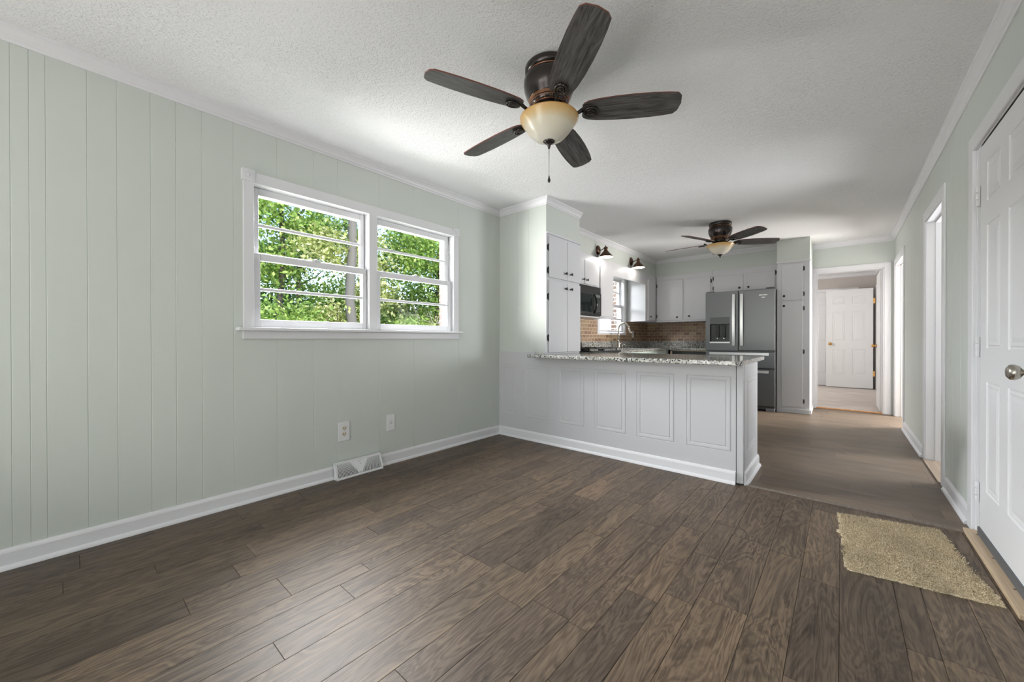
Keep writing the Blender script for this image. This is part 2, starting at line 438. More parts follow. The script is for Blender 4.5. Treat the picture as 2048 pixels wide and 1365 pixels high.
# ================================================================== planks and floors
def plank_floor(name, x0, x1, y0, y1, along, widths, lens, m, gap=.0012, seed=1):
    rnd = random.Random(seed)
    verts, faces, att = [], [], []
    A0, A1 = (y0, y1) if along == 'y' else (x0, x1)
    c = (x0 if along == 'y' else y0) - .03; end = x1 if along == 'y' else y1; i = 0
    while c < end:
        wd = widths[i % len(widths)]; i += 1
        a = A0 - rnd.random()*lens[1]
        while a < A1:
            L = rnd.uniform(*lens); rid = rnd.random()
            q0, q1 = max(a, A0), min(a+L, A1); c0, c1 = max(c, x0 if along == 'y' else y0), min(c+wd, end)
            if q1-q0 > .01 and c1-c0 > .003:
                n = len(verts); g = gap
                P = [(q0+g, c0+g), (q1-g, c0+g), (q1-g, c1-g), (q0+g, c1-g)]
                O = [(q0, c0), (q1, c0), (q1, c1), (q0, c1)]
                for k, (pa, pc) in enumerate(P): verts.append((pc, pa, 0) if along == 'y' else (pa, pc, 0))
                for k, (pa, pc) in enumerate(O): verts.append((pc, pa, -.0025) if along == 'y' else (pa, pc, -.0025))
                faces.append((n, n+1, n+2, n+3))
                for k in range(4): faces.append((n+k, n+4+k, n+4+(k+1) % 4, n+(k+1) % 4))
                for k in range(8):
                    pa, pc = (P+O)[k]; att.append((pa - a, pc - c, rid))
            a += L
        c += wd
    # the slab under the boards
    n = len(verts)
    for z in (-.0026, -.1):
        for x, y in ((x0, y0), (x1, y0), (x1, y1), (x0, y1)): verts.append((x, y, z)); att.append((0, 0, 0))
    faces += [(n, n+1, n+2, n+3), (n+7, n+6, n+5, n+4)] + [(n+k, n+4+k, n+4+(k+1) % 4, n+(k+1) % 4) for k in range(4)]
    me = bpy.data.meshes.new(name); me.from_pydata(verts, [], faces)
    bm = bmesh.new(); bm.from_mesh(me); bmesh.ops.recalc_face_normals(bm, faces=bm.faces[:]); 
    bm.faces.ensure_lookup_table()
    bm.to_mesh(me); bm.free()
    at = me.attributes.new('plank', 'FLOAT_VECTOR', 'POINT')
    at.data.foreach_set('vector', [v for t in att for v in t])
    # boards must face up
    up_ok = [p.normal.z for p in me.polygons if abs(p.normal.z) > .9 and p.center.z > -.001]
    if up_ok and sum(up_ok) < 0: me.flip_normals()
    me.materials.append(m)
    o = bpy.data.objects.new(name, me); C.objects.link(o); o['kind'] = 'structure'
    ORG[o.name] = Vector((0, 0, 0)); return o
plank_floor('floor', -.02, XR+.02, YREAR-.02, .012, 'y', (.13, .17, .083, .13, .11, .17, .13), (.35, 1.25), FLOORW, seed=5)
plank_floor('floor', 0, XR+.13, .012, YF+.13, 'x', (.18, .18), (.9, 1.3), FLOORK, gap=.0006, seed=8)
struct('floor', bx(.9, XR+.1, YF+.13, 8.3, -.1, -.004), CARPET)
struct('floor', bx(XR+.13, 5.4, .4, 4.9, -.1, -.006), mat('grey_vinyl', (.20, .185, .165), .5))
for o in (bpy.data.objects['floor.002'], bpy.data.objects['floor.003']): pass

# ================================================================== walls
def grooved(bm, pl, val, a0, a1, b0, b1, grooves, th=.12):
    """wall slab whose room face has shallow V grooves"""
    P = plane(pl, val); pts = [(a0, 0)]
    for g in grooves:
        if a0+.01 < g < a1-.01: pts += [(g-.0022, 0), (g-.0007, -.0016), (g+.0007, -.0016), (g+.0022, 0)]
    pts += [(a1, 0), (a1, -th), (a0, -th)]
    lo = [bm.verts.new(P(a, b0, d)) for a, d in pts]; hi = [bm.verts.new(P(a, b1, d)) for a, d in pts]
    n = len(pts); bm.faces.new(lo); bm.faces.new(hi)
    for i in range(n): bm.faces.new((lo[i], lo[(i+1) % n], hi[(i+1) % n], hi[i]))
    return bm
GL = [-3.273, -3.171, -3.04, -2.936, -2.808, -2.704, -2.588, -2.434, -2.341, -2.194, -1.96, -1.789, -1.451, -1.12, -.60, -.13]
GL = [g-.0 for g in GL] + [g-3.6 for g in (.13, .0, .23, .38, -.12, -.25, -.4, -.52)] + [-4.4, -4.6, -4.75, -5.0]
GL = sorted(set(GL))
bm = B()
WY0, WY1, WZ0, WZ1 = -2.335, -.672, 1.095, 2.035
grooved(bm, 'x+', 0, YREAR-.1, WY0, 0, H, GL); grooved(bm, 'x+', 0, WY1, .0, 0, H, GL)
grooved(bm, 'x+', 0, WY0, WY1, 0, WZ0, GL); grooved(bm, 'x+', 0, WY0, WY1, WZ1, H, GL)
KY0, KY1, KZ0, KZ1 = 2.27, 3.15, 1.13, 2.06
box(bm, -.12, 0, 0, KY0, 0, H); box(bm, -.12, 0, KY1, YF+.12, 0, H); box(bm, -.12, 0, KY0, KY1, 0, KZ0); box(bm, -.12, 0, KY0, KY1, KZ1, H)
struct('wall_left', bm, SAGE)
# brick veneer on the outside of the left wall
bm = B(); e = .012
for a0, a1, b0, b1 in ((-9.1, -2.36, -.3, H), (-.650, 2.24, -.3, H), (-2.36, -.650, -.3, 1.06), (-2.36, -.650, 2.06, H), (3.158, 4.35, -.3, H), (2.24, 3.158, -.3, 1.10), (2.24, 3.158, 2.09, H)):
    box(bm, -.23, -.122, a0, a1, b0, b1)
struct('wall_outside', bm, BRICK)
# right wall with three doorways
D1 = (-.85, .035, 2.03); D2 = (.93, 1.66, 2.03); D3 = (3.20, 4.13, 2.03)
GR = sorted([.62, .745, .28, .42, 2.05, 2.28, 2.42, 2.6, 2.86, -1.2, -1.4, -1.55, -1.9])
bm = B(); prev = YREAR-.1
for a, b, h in (D1, D2, D3):
    grooved(bm, 'x-', XR, prev, a, 0, H, GR); box(bm, XR, XR+.12, a, b, h, H); prev = b
grooved(bm, 'x-', XR, prev, YF+.12, 0, H, GR)
struct('wall_right', bm, SAGE)
# far wall with doorway
D4 = (2.556, 3.298, 2.02)
bm = B(); box(bm, -.12, D4[0], YF, YF+.12, 0, H); box(bm, D4[1], XR, YF, YF+.12, 0, H); box(bm, D4[0], D4[1], YF, YF+.12, D4[2], H)
struct('wall_far', bm, SAGE)
# rear wall with picture window
bm = B(); box(bm, -.12, .3, YREAR-.12, YREAR, 0, H); box(bm, 3.1, XR+.12, YREAR-.12, YREAR, 0, H); box(bm, .3, 3.1, YREAR-.12, YREAR, 0, .25); box(bm, .3, 3.1, YREAR-.12, YREAR, 2.25, H)
struct('wall_rear', bm, SAGE)
bm = B()
for x in (.3, 1.2, 2.15, 3.05): box(bm, x, x+.05, YREAR-.09, YREAR-.04, .25, 2.25)
for z in (.25, 2.2): box(bm, .3, 3.1, YREAR-.09, YREAR-.04, z, z+.05)
struct('window_3', bm, WHITE)
# pantry bump-out and soffits
bm = grooved(B(), 'y-', 0, 0, .612, 0, H, [.13, .26, .41], th=.018)
struct('wall_pantry', bm, SAGE)
bm = B(); box(bm, .002, BX, .0185, BY, 2.107, H); box(bm, .612, BX, 0, .0185, 2.107, H)
struct('wall_pantry', bm, SAGE)
bm = B(); box(bm, 0, SX, BY, YF, 2.152, H); box(bm, SX, 2.148, SY, YF, 2.152, H)
struct('wall_soffit', bm, SAGE)
struct('wall_soffit', bx(2.148, 2.524, 3.53, YF, 2.122, H), SAGE)
# ceiling
struct('ceiling', bx(-.3, 5.4, YREAR-.2, 8.4, H, H+.14), CEIL)
# bedroom seen through the far doorway
struct('wall_bedroom_far', bx(.8, XR+.1, 7.9, 8.05, 0, H), TAUPE)
struct('wall_bedroom_left', bx(.85, .95, YF+.12, 7.9, 0, H), TAUPE)
struct('wall_bedroom_right', bx(XR, XR+.12, YF+.12, 7.9, 0, H), TAUPE)
# rooms behind the right wall
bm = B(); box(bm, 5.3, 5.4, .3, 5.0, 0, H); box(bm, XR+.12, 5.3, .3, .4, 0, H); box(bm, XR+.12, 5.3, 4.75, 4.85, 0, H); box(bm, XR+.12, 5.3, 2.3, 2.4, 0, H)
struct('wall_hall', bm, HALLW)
struct('wall_porch', bx(XR+.16, XR+.2, -1.1, .3, 0, H), HALLW)

# ------------------------------------------------------------------ mouldings
CROWN = [(0, -.066), (.007, -.066), (.010, -.056), (.017, -.050), (.022, -.036), (.033, -.022), (.039, -.016), (.043, -.014), (.045, 0), (0, 0)]
CROWN = [(d, H+z) for d, z in CROWN]
BASE = [(0, 0), (.028, 0), (.028, .004), (.025, .013), (.020, .019), (.014, .021), (.014, .074), (.011, .083), (.006, .091), (0, .092)]
def tr(name, path, prof, side, m=WHITE): return struct(name, mold(B(), path, prof, side), m)
tr('trim_1', [(0, YREAR), (0, 0), (BX, 0), (BX, BY)], CROWN, -1)
tr('trim_2', [(SX, BY), (SX, SY), (2.148, SY)], CROWN, -1)
tr('trim_3', [(2.524, YF), (XR, YF), (XR, YREAR)], CROWN, -1)
tr('trim_4', [(.95, YF+.12), (.95, 7.9), (XR, 7.9), (XR, YF+.12)], CROWN, -1)
tr('baseboard_left', [(0, YREAR), (0, 0)], BASE, -1)
tr('baseboard_right', [(XR, .795), (XR, .150)], BASE, -1)
tr('baseboard_right', [(XR, 3.10), (XR, 1.75)], BASE, -1)
tr('baseboard_right', [(XR, -.97), (XR, YREAR)], BASE, -1)
tr('baseboard_peninsula', [(0, -.012), (2.285, -.012)], BASE, -1)
tr('baseboard_peninsula', [(2.332, .004), (2.332, .575)], BASE, -1)

# ------------------------------------------------------------------ windows
def double_hung(par, y0, y1, z0, z1, gu, gl, muns):
    """two sliding sashes in an opening; gu / gl = glass rectangles (y0, y1, z0, z1)"""
    for nm, g, xa, xb, (oz0, oz1), mz in (('upper_sash', gu, -.078, -.048, (gu[2]-.034, z1-.006), muns[0]), ('lower_sash', gl, -.042, -.010, (z0+.012, gl[3]+.046), muns[1])):
        bm = B()
        ya, yb = y0+.006, y1-.006
        box(bm, xa, xb, ya, g[0], oz0, oz1); box(bm, xa, xb, g[1], yb, oz0, oz1)
        box(bm, xa, xb, g[0], g[1], oz0, g[2]); box(bm, xa, xb, g[0], g[1], g[3], oz1)
        box(bm, xa+.006, xb-.004, g[0], g[1], mz-.010, mz+.010)
        s = obj(nm, bm, WHITE, par, bevel=.003)
        obj('glass_pane', bx((xa+xb)/2-.002, (xa+xb)/2+.002, g[0]-.004, g[1]+.004, g[2]-.004, g[3]+.004), GLASS, s)
        if nm == 'lower_sash':
            yc = (g[0]+g[1])/2
            bm = B(); box(bm, xb-.026, xb+.002, yc-.03, yc+.03, oz1, oz1+.008); lathe(bm, [(.012, 0), (.012, .010), (.006, .013)], (xb-.012, yc, oz1+.006), n=16)
            obj('sash_lock', bm, WHITE, s)
def rosette(bm, y0, y1, z0, z1, x0):
    box(bm, x0-.02, x0+.009, y0, y1, z0, z1)
    c = (x0+.009, (y0+y1)/2, (z0+z1)/2)
    lathe(bm, [(.024, 0), (.024, .003), (.019, .004), (.017, .001), (.012, .001), (.010, .004), (.004, .006), (.0005, .006)], c, (1, 0, 0), 24)
w1 = thing('window_1', loc=(0, -1.5, 1.1), kind='structure')
x0, x1 = .0, .02
bm = B()
box(bm, x0, x1, -2.387, -2.329, 1.108, 2.036); box(bm, x0, x1, -.675, -.610, 1.108, 2.045)
box(bm, x0, x1-.002, -2.329, -.675, 2.028, 2.098)
obj('window_casing', bm, WHITE, w1, bevel=.003)
obj('mullion_casing', bx(x0-.04, x1, -1.546, -1.479, 1.108, 2.03), WHITE, w1, bevel=.003)
for a, b in ((-2.395, -2.327), (-.680, -.606)):
    bm = B(); rosette(bm, a, b, 2.034, 2.104, x1); obj('corner_block', bm, WHITE, w1)
obj('window_sill', bx(-.04, .058, -2.425, -.585, 1.088, 1.110), WHITE, w1, bevel=.006, segs=3)
obj('apron', bx(0, .017, -2.389, -.607, 1.038, 1.088), WHITE, w1, bevel=.002)
bm = B()
box(bm, -.12, .0, WY0, WY0+.006, 1.095, WZ1); box(bm, -.12, 0, WY1-.006, WY1, 1.095, WZ1); box(bm, -.12, 0, WY0, WY1, WZ1-.006, WZ1); box(bm, -.12, -.04, WY0, WY1, 1.095, 1.106)
box(bm, -.12, -.04, -1.55, -1.475, 1.1, WZ1)
# exterior brick mould
box(bm, -.165, -.12, -2.37, -2.31, 1.06, 2.05); box(bm, -.160, -.12, -.672, -.650, 1.06, 2.05); box(bm, -.165, -.12, -2.36, -.69, 2.0, 2.06); box(bm, -.26, -.12, -2.36, -.69, 1.055, 1.10)
obj('window_frame', bm, WHITE, w1)
for (a, b), gu, gl in (((-2.329, -1.546), (-2.286, -1.585, 1.603, 1.980), (-2.287, -1.586, 1.163, 1.546)),
                       ((-1.479, -.678), (-1.434, -.735, 1.601, 1.980), (-1.433, -.729, 1.160, 1.546))):
    double_hung(w1, a, b, 1.10, 2.03, gu, gl, (1.784, 1.360))
    bm = B()
    for y in (a, b-.008): box(bm, -.046, -.043, y+.001, y+.007, 1.1, 2.03)
    obj('sash_track', bm, DGREY, w1)
w2 = thing('window_2', loc=(0, 2.7, 1.1), kind='structure')
bm = B(); box(bm, 0, .018, KY0-.07, KY0, KZ0-.0, 2.14); box(bm, 0, .018, KY1, KY1+.07, KZ0, 2.14); box(bm, 0, .018, KY0, KY1, KZ1, 2.14); box(bm, 0, .016, KY0-.07, KY1+.07, KZ0-.02, KZ0+.0)
obj('window_casing', bm, WHITE, w2, bevel=.003)
bm = B(); box(bm, -.12, 0, KY0, KY0+.006, KZ0, KZ1); box(bm, -.12, 0, KY1-.006, KY1, KZ0, KZ1); box(bm, -.12, 0, KY0, KY1, KZ1-.006, KZ1); box(bm, -.12, 0.02, KY0, KY1, KZ0, KZ0+.012)
box(bm, -.2, -.12, KY0, KY0+.04, KZ0, KZ1)
obj('window_frame', bm, WHITE, w2)
double_hung(w2, KY0+.006, KY1-.006, KZ0+.01, KZ1-.006, (2.32, 3.09, 1.62, 2.01), (2.32, 3.09, 1.18, 1.565), (1.82, 1.37))

# ------------------------------------------------------------------ doors
def casing(bm, P, a0, a1, top, wd=.07, th=.014, z0=0, left=True, right=True):
    if left: pbox(bm, P, a0-wd, a0, z0, top+wd, 0, th)
    if right: pbox(bm, P, a1, a1+wd, z0, top+wd, 0, th)
    pbox(bm, P, a0, a1, top, top+wd, 0, th)
    return bm
def six_panels(a0, a1, z0, z1, s=.11, mid=.105, cols=None):
    hgt = z1-z0
    if cols is None:
        m = (a0+a1)/2; cols = ((a0+s, m-mid/2), (m+mid/2, a1-s))
    rows = ((.126, .391), (.475, .774), (.852, .932)) if hgt else ()
    return [(c0, c1, z0+hgt*r0, z0+hgt*r1) for c0, c1 in cols for r0, r1 in rows]
def hinge(par, P, a, z, m, w_=.022, hh=.1):
    bm = B()
    pbox(bm, P, a-w_, a+w_, z-hh/2, z+hh/2, -.001, .0022)
    for k in range(3):
        c = P(a, z-hh/2+hh*(k+.04)/3, .005); lathe(bm, [(.006, 0), (.0065, .001), (.0065, hh*.30), (.006, hh*.31)], c, n=12)
    return obj('hinge', bm, m, par)
def knob_set(par, P, a, z, m, R=.027):
    base = Vector(P(a, z, 0)); d = Vector(P(a, z, 1))-base
    bm = lathe(B(), [(R*1.15, 0), (R*1.2, .004), (R*.9, .008), (R*.4, .012), (R*.36, .026), (R*.8, .034), (R, .046), (R*.95, .058), (R*.6, .066), (.001, .068)], base, d, 28)
    return obj('door_knob', bm, m, par)
# door 1: the closed entry door in the right wall
d1 = thing('door_1', loc=(XR, -.4, 0), kind='structure')
P = plane('x-', XR)
bm = casing(B(), P, -.865, .050, 2.035, .085, .018)
obj('door_casing', bm, WHITE, d1, bevel=.004)
bm = B(); box(bm, XR-.004, XR+.12, .035, .050, 0, 2.045); box(bm, XR-.004, XR+.12, -.865, -.85, 0, 2.045); box(bm, XR-.004, XR+.12, -.85, .035, 2.03, 2.045)
box(bm, XR-.002, XR+.006, -.028, .035, 0.0, 2.03)
obj('door_jamb', bm, WHITE, d1)
PD = plane('x-', XR-.002)
zs0, zs1 = .045, 2.018
cols = ((-.352, -.140), (-.715, -.465))
pan = []
for c0, c1 in cols: pan += [(c0, c1, .27, .82), (c0, c1, .985, 1.60), (c0, c1, 1.715, 1.91)]
leaf = obj('door_leaf', panel_slab(PD, (-.845, -.031, zs0, zs1), pan, .04), DOORW, d1)
knob_set(d1, PD, -.765, .905, NICKEL, .03)
for z in (.235, .99, 1.775): hinge(d1, plane('x-', XR-.005), -.012, z, WHITE, .016, .105)
obj('door_sweep', bx(XR-.010, XR+.03, -.845, -.031, .018, .060), RUBBER, d1)
obj('metal_threshold', bx(XR-.004, XR+.12, -.85, .035, -.002, .016), mat('dark_threshold', (.09, .1, .1), .45, .6), d1)
board = obj('threshold_board', bx(3.350, 3.418, -.835, .030, 0.0, .020), PINE, None, bevel=.003, loc=(3.384, -.4, 0))
tag(board, 'bare pine board laid along the foot of the white entry door', 'board')
for y in (-.05, -.33, -.62):
    obj('nail_head', lathe(B(), [(.005, 0), (.005, .0006)], (3.386, y, .0198), n=10), BLACK, board)
# door 2: narrow cased doorway in the right wall
def doorway(name, a0, a1, top, far_end=True, strike=None, wd=.07):
    d = thing(name, loc=(XR, (a0+a1)/2, 0), kind='structure')
    obj('door_casing', casing(B(), plane('x-', XR), a0, a1, top, wd, .012), WHITE, d, bevel=.003)
    bm = B(); box(bm, XR-.004, XR+.124, a0-.0, a0+.012, 0, top); box(bm, XR-.004, XR+.124, a1-.012, a1, 0, top); box(bm, XR-.004, XR+.124, a0, a1, top-.012, top)
    box(bm, XR+.05, XR+.085, a0+.012, a0+.024, 0, top); box(bm, XR+.05, XR+.085, a1-.024, a1-.012, 0, top); box(bm, XR+.05, XR+.085, a0, a1, top-.024, top-.012)
    obj('door_jamb', bm, WHITE, d, bevel=.0015)
    return d
d2 = doorway('door_2', D2[0], D2[1], D2[2], wd=.085)
sp = obj('strike_plate', bx(XR+.092, XR+.118, D2[1]-.0135, D2[1]-.012, .955, 1.012), NICKEL, d2)
obj('latch_hole', bx(XR+.099, XR+.111, D2[1]-.0140, D2[1]-.0134, .970, .997), SLOT, sp)
obj('floor_strip', bx(XR-.02, XR+.12, D2[0]+.012, D2[1]-.012, 0.0, .010), PINE_DIM, d2, label='pale wooden floor strip')
d3 = doorway('door_3', D3[0], D3[1]-.02, D3[2])
# door 4: the doorway in the far wall, its leaf swung into the bedroom
d4 = thing('door_4', loc=(2.93, YF, 0), kind='structure')
P4 = plane('y-', YF)
obj('door_casing', casing(B(), P4, D4[0], D4[1], D4[2], .068, .014, right=True), WHITE, d4, bevel=.003)
bm = B(); box(bm, D4[0], D4[0]+.012, YF-.004, YF+.124, 0, D4[2]); box(bm, D4[1]-.012, D4[1], YF-.004, YF+.124, 0, D4[2]); box(bm, D4[0], D4[1], YF-.004, YF+.124, D4[2]-.012, D4[2])
box(bm, D4[1]-.024, D4[1]-.012, YF+.035, YF+.07, 0, D4[2]); box(bm, D4[0]+.012, D4[0]+.024, YF+.035, YF+.07, 0, D4[2])
obj('door_jamb', bm, WHITE, d4, bevel=.0015)
for z in (.33, 1.80):
    bm = bx(D4[1]-.0145, D4[1]-.012, YF+.078, YF+.115, z-.045, z+.045); obj('hinge', bm, BRASS, d4)
obj('oak_threshold', bx(D4[0]+.012, D4[1]-.012, YF-.002, YF+.06, 0, .012), OAKST, d4, label='orange oak threshold strip', bevel=.003)
lf = obj('door_leaf', bx(3.262, 3.297, YF+.13, YF+.80, .012, 2.0), DOORW, d4, bevel=.002)
kb = B(); lathe(kb, [(.026, 0), (.028, .004), (.012, .01), (.011, .03), (.022, .038), (.026, .05), (.020, .06), (.001, .063)], (3.262, YF+.72, .93), (-1, 0, 0), 20); obj('door_knob', kb, BRASS, d4)
# bedroom: closet opening with door, and a six-panel leaf standing open in front of it
d5 = thing('door_5', loc=(2.5, 7.9, 0), kind='structure')
obj('door_casing', casing(B(), plane('y-', 7.9), 1.55, 3.06, 2.07, .07, .016), DOORW, d5, bevel=.003)
for a in (1.555, 2.31):
    obj('closet_door', panel_slab(plane('y-', 7.885), (a, a+.745, .01, 2.065), six_panels(a, a+.745, .01, 2.065), .02), DOORW, d5)
d6 = thing('door_6', loc=(3.36, 7.7, 0), kind='structure')
leaf6 = obj('door_leaf', panel_slab(plane('y-', 7.68), (2.60, 3.345, .01, 2.085), six_panels(2.60, 3.345, .01, 2.085), .035), DOORW, d6)
knob_set(d6, plane('y-', 7.68), 2.665, .93, BRASS)
for z in (.32, 1.82):
    obj('hinge', bx(3.345, 3.375, 7.676, 7.70, z-.055, z+.055), BRASS, d6)
obj('door_casing', casing(B(), plane('x-', XR), 6.8, 7.72, 2.07, .07, .016), DOORW, d6, bevel=.003)
obj('door_closed_panel', bx(XR-.01, XR+.01, 6.8, 7.72, 0, 2.07), DOORW, d6)

# transition strip where the two floorings meet
ts = obj('transition_strip', prism(B(), [(.000, 0), (.002, .005), (.008, .0085), (.026, .0085), (.034, .004), (.036, 0)], 'x', 2.345, 3.372), STRIP, None, loc=(2.86, .018, 0))
tag(ts, 'grey-brown strip on the floor where dark planks meet the lighter kitchen floor', 'floor strip')

# ================================================================== hardware
def cab_knob(par, P, a, z):
    base = Vector(P(a, z, 0)); d = Vector(P(a, z, 1))-base
    return obj('knob', lathe(B(), [(.009, 0), (.0085, .002), (.005, .006), (.005, .014), (.012, .018), (.0155, .022), (.0155, .025), (.011, .029), (.001, .031)], base, d, 20), BLACK, par)
def cab_hinge(par, P, a, z, s=1):
    """black butterfly hinge: plate on the face frame, knuckle at the door edge"""
    bm = B()
    pbox(bm, P, a-.002*s, a+.017*s, z-.026, z+.026, -.001, .0035)
    c = P(a, z-.032, .008); lathe(bm, [(.003, -.004), (.0062, 0), (.0062, .064), (.003, .068)], c, n=12)
    return obj('hinge', bm, BLACK, par)
def cabinet(name, label, P, body, doors, loc, m=CABW, frame=None, group=None):
    """body=(x0,x1,y0,y1,z0,z1); doors=[(a0,a1,b0,b1, knob(a,z)|None, hinge side, [hinge z])]"""
    t = thing(name, label, 'cabinet', loc, group=group)
    obj('cabinet_body', bx(*body), m, t, bevel=.002)
    for a0, a1, b0, b1, kn, hs, hz in doors:
        bm = B(); pbox(bm, P, a0, a1, b0, b1, .0005, .019)
        d = obj('door', bm, m, t, bevel=.004, segs=3)
        if kn: cab_knob(d, lambda a, b, dd: P(a, b, dd+.019), *kn)
        for z in hz: cab_hinge(d, lambda a, b, dd: P(a, b, dd+.0), a0-.002 if hs < 0 else a1+.002, z, hs)
    return t
# left pantry (tall, on the bump-out, two pairs of doors)
CABW_DIM = paint('white_cabinet_paint_dimmed', (.545, .545, .565), .4)  # cabinet white darkened: the peninsula's dimmer light is put into its colour
PX = plane('x+', BX)
pl = cabinet('pantry_cabinet', 'tall white pantry cabinet with four doors beside the left end of the granite bar', PX,
             (.02, BX, .0185, BY, 0, 2.104),
             [(.030, .362, 1.655, 2.066, (.315, 1.722), -1, (1.953, 1.724)), (.368, BY-.012, 1.655, 2.066, (.419, 1.724), 1, ()),
              (.030, .362, .900, 1.628, (.315, 1.563), -1, (1.461, 1.048)), (.368, BY-.012, .900, 1.628, (.419, 1.565), 1, ())], (BX, .32, 0))
obj('top_trim', bx(.6125, BX+.016, -.002, BY+.012, 2.088, 2.106), CABW, pl, bevel=.004)
obj('corner_trim', bx(.6125, BX+.001, -.001, .0185, .886, 2.104), CABW, pl)
# right pantry, beyond the refrigerator
PY = plane('y-', 3.53)
pr = cabinet('pantry_cabinet', 'tall narrow white pantry cabinet between the steel refrigerator and the far doorway', PY,
             (2.150, 2.5235, 3.53, YF-.001, 0, 2.121),
             [(2.205, 2.449, 1.580, 2.075, (2.236, 1.640), 1, (2.01, 1.66)), (2.205, 2.449, .085, 1.562, (2.236, 1.500), 1, (1.46, .86, .17))], (2.34, 3.53, 0))
obj('top_trim', bx(2.140, 2.535, 3.512, 3.545, 2.108, 2.126), CABW, pr, bevel=.004)
bm = B(); box(bm, 2.150, 2.5235, 3.505, 3.53, 0, .060); box(bm, 2.5235, 2.540, 3.515, YF-.03, 0, .058)
obj('base_trim', bm, CABW, pr, bevel=.003)
# upper cabinets, left run
PU = plane('x+', .33)
xb = (.002, .33)
cabinet('upper_cabinet', 'short white two-door cabinet above the black microwave', PU, (*xb, BY+.002, 1.640, 1.728, 2.150),
        [(.850, 1.232, 1.752, 2.062, (1.195, 1.80), -1, ()), (1.246, 1.612, 1.752, 2.062, (1.285, 1.80), 1, (2.00, 1.81))], (.17, 1.2, 1.73))
cabinet('upper_cabinet', 'white single-door cabinet between the microwave and the kitchen window', PU, (*xb, 1.642, 2.080, 1.335, 2.150),
        [(1.670, 2.055, 1.352, 2.045, None, 1, (1.96, 1.42))], (.17, 1.86, 1.34))
va = obj('window_valance', bx(.300, .330, 2.082, 3.298, 1.962, 2.150), CABW, None, loc=(.315, 2.69, 1.96), bevel=.002)
tag(va, 'flat white valance board bridging the cabinets over the kitchen window', 'valance')
cabinet('upper_cabinet', 'white corner cabinet with one narrow door right of the kitchen window', PU, (*xb, 3.300, 3.790, 1.340, 2.150),
        [(3.385, 3.700, 1.358, 2.062, (3.445, 1.42), 1, (1.99, 1.42))], (.17, 3.54, 1.34))
# upper cabinets, far run
PF = plane('y-', SY-.014)
cabinet('upper_cabinet', 'white two-door wall cabinet above the tan tile, left of the refrigerator', PF, (.334, 1.245, SY-.014, YF-.001, 1.335, 2.150),
        [(.357, .792, 1.365, 2.062, (.702, 1.414), -1, (1.98, 1.44)), (.834, 1.222, 1.365, 2.062, (.898, 1.424), 1, (1.99,))], (.79, 4.0, 1.34))
cabinet('upper_cabinet', 'short white two-door cabinet above the steel refrigerator', PF, (1.247, 2.148, SY-.014, YF-.001, 1.775, 2.150),
        [(1.272, 1.686, 1.790, 2.052, (1.640, 1.838), -1, (2.02, 1.86)), (1.729, 2.100, 1.790, 2.052, (1.762, 1.840), 1, (2.03,))], (1.7, 4.0, 1.78))

# ================================================================== peninsula
pen = thing('peninsula_cabinet', 'white panelled peninsula under the long granite bar', 'cabinet', (1.2, .3, 0))
obj('cabinet_body', bx(BX+.002, 2.318, .02, .575, 0, CT-.036), CABW_DIM, pen)
W6 = [(.022, .243), (.351, .668), (.773, 1.064), (1.161, 1.464), (1.556, 1.863), (1.952, 2.257)]
WPROF = ((0, 0), (.002, -.0022), (.005, -.0022), (.008, .001), (.016, .0012), (.028, .0004), (.034, -.0018), (.0365, -.0018), (.039, .0003))
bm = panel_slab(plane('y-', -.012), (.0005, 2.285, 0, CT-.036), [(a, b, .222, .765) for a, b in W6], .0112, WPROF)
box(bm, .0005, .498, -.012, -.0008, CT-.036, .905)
obj('panelled_front', bm, CABW_DIM, pen, label='white front with six framed panels')
obj('corner_post', bx(2.288, 2.330, -.010, .030, .012, CT-.036), CABW_DIM, pen, bevel=.002)
obj('end_panel', panel_slab(plane('x+', 2.332), (.031, .575, .0, CT-.036), [(.13, .50, .215, .745)], .013, WPROF), CABW_DIM, pen)
# granite bar top, rounded outer corners
def counter_poly(x0, x1, y0, y1, r=.05, notch=None):
    pts = []
    def corner(cx, cy, a0):
        for k in range(7):
            a = a0+PI/2*k/6; pts.append((cx+r*math.cos(a), cy+r*math.sin(a)))
    corner(x0+r, y0+r, PI); corner(x1-r, y0+r, 1.5*PI); pts.append((x1, y1)); pts.append((BX+.002, y1))
    pts.append((BX+.002, -.014)); pts.append((x0, -.014))
    return pts
bar = obj('bar_countertop', prism(B(), counter_poly(.500, 2.345, -.178, .845), 'z', CT-.034, CT), GRAN, None, bevel=.008, segs=3, loc=(1.4, .3, CT-.034))
tag(bar, 'long speckled granite bar top over the white panelled peninsula', 'countertop')

# ================================================================== kitchen base run
bc = cabinet('base_cabinet', 'pale sink base cabinet under the kitchen window', plane('x+', .61), (.002, .61, 1.632, 3.60, .0, CT-.036),
             [(1.66, 2.12, .16, .82, (2.07, .74), -1, ()), (2.13, 2.60, .16, .82, (2.18, .74), 1, ()), (2.61, 3.05, .16, .82, (3.0, .74), -1, ())], (.3, 2.6, 0),
             m=paint('pale_green_white', (.58, .66, .62), .4))
cabinet('base_cabinet', 'white filler cabinet between the left pantry and the black range', plane('x+', .61), (.002, .61, .86, .868, 0, CT-.036), [], (.3, .86, 0)) if False else None
ct = thing('kitchen_countertop', 'L-shaped speckled granite worktop along the tiled kitchen walls', 'countertop', (.3, 3.0, CT-.034))
bm = B()
prism(bm, [(.001, 1.622), (.640, 1.622), (.640, 3.585), (1.240, 3.585), (1.240, YF-.001), (.001, YF-.001)], 'z', CT-.034, CT)
obj('worktop', bm, GRAN, ct, bevel=.006)
bm = B(); box(bm, .001, .022, BY+.002, 2.0*0+YF-.001, CT+.0005, 1.000); box(bm, .022, 1.240, YF-.022, YF-.001, CT+.0005, 1.000)
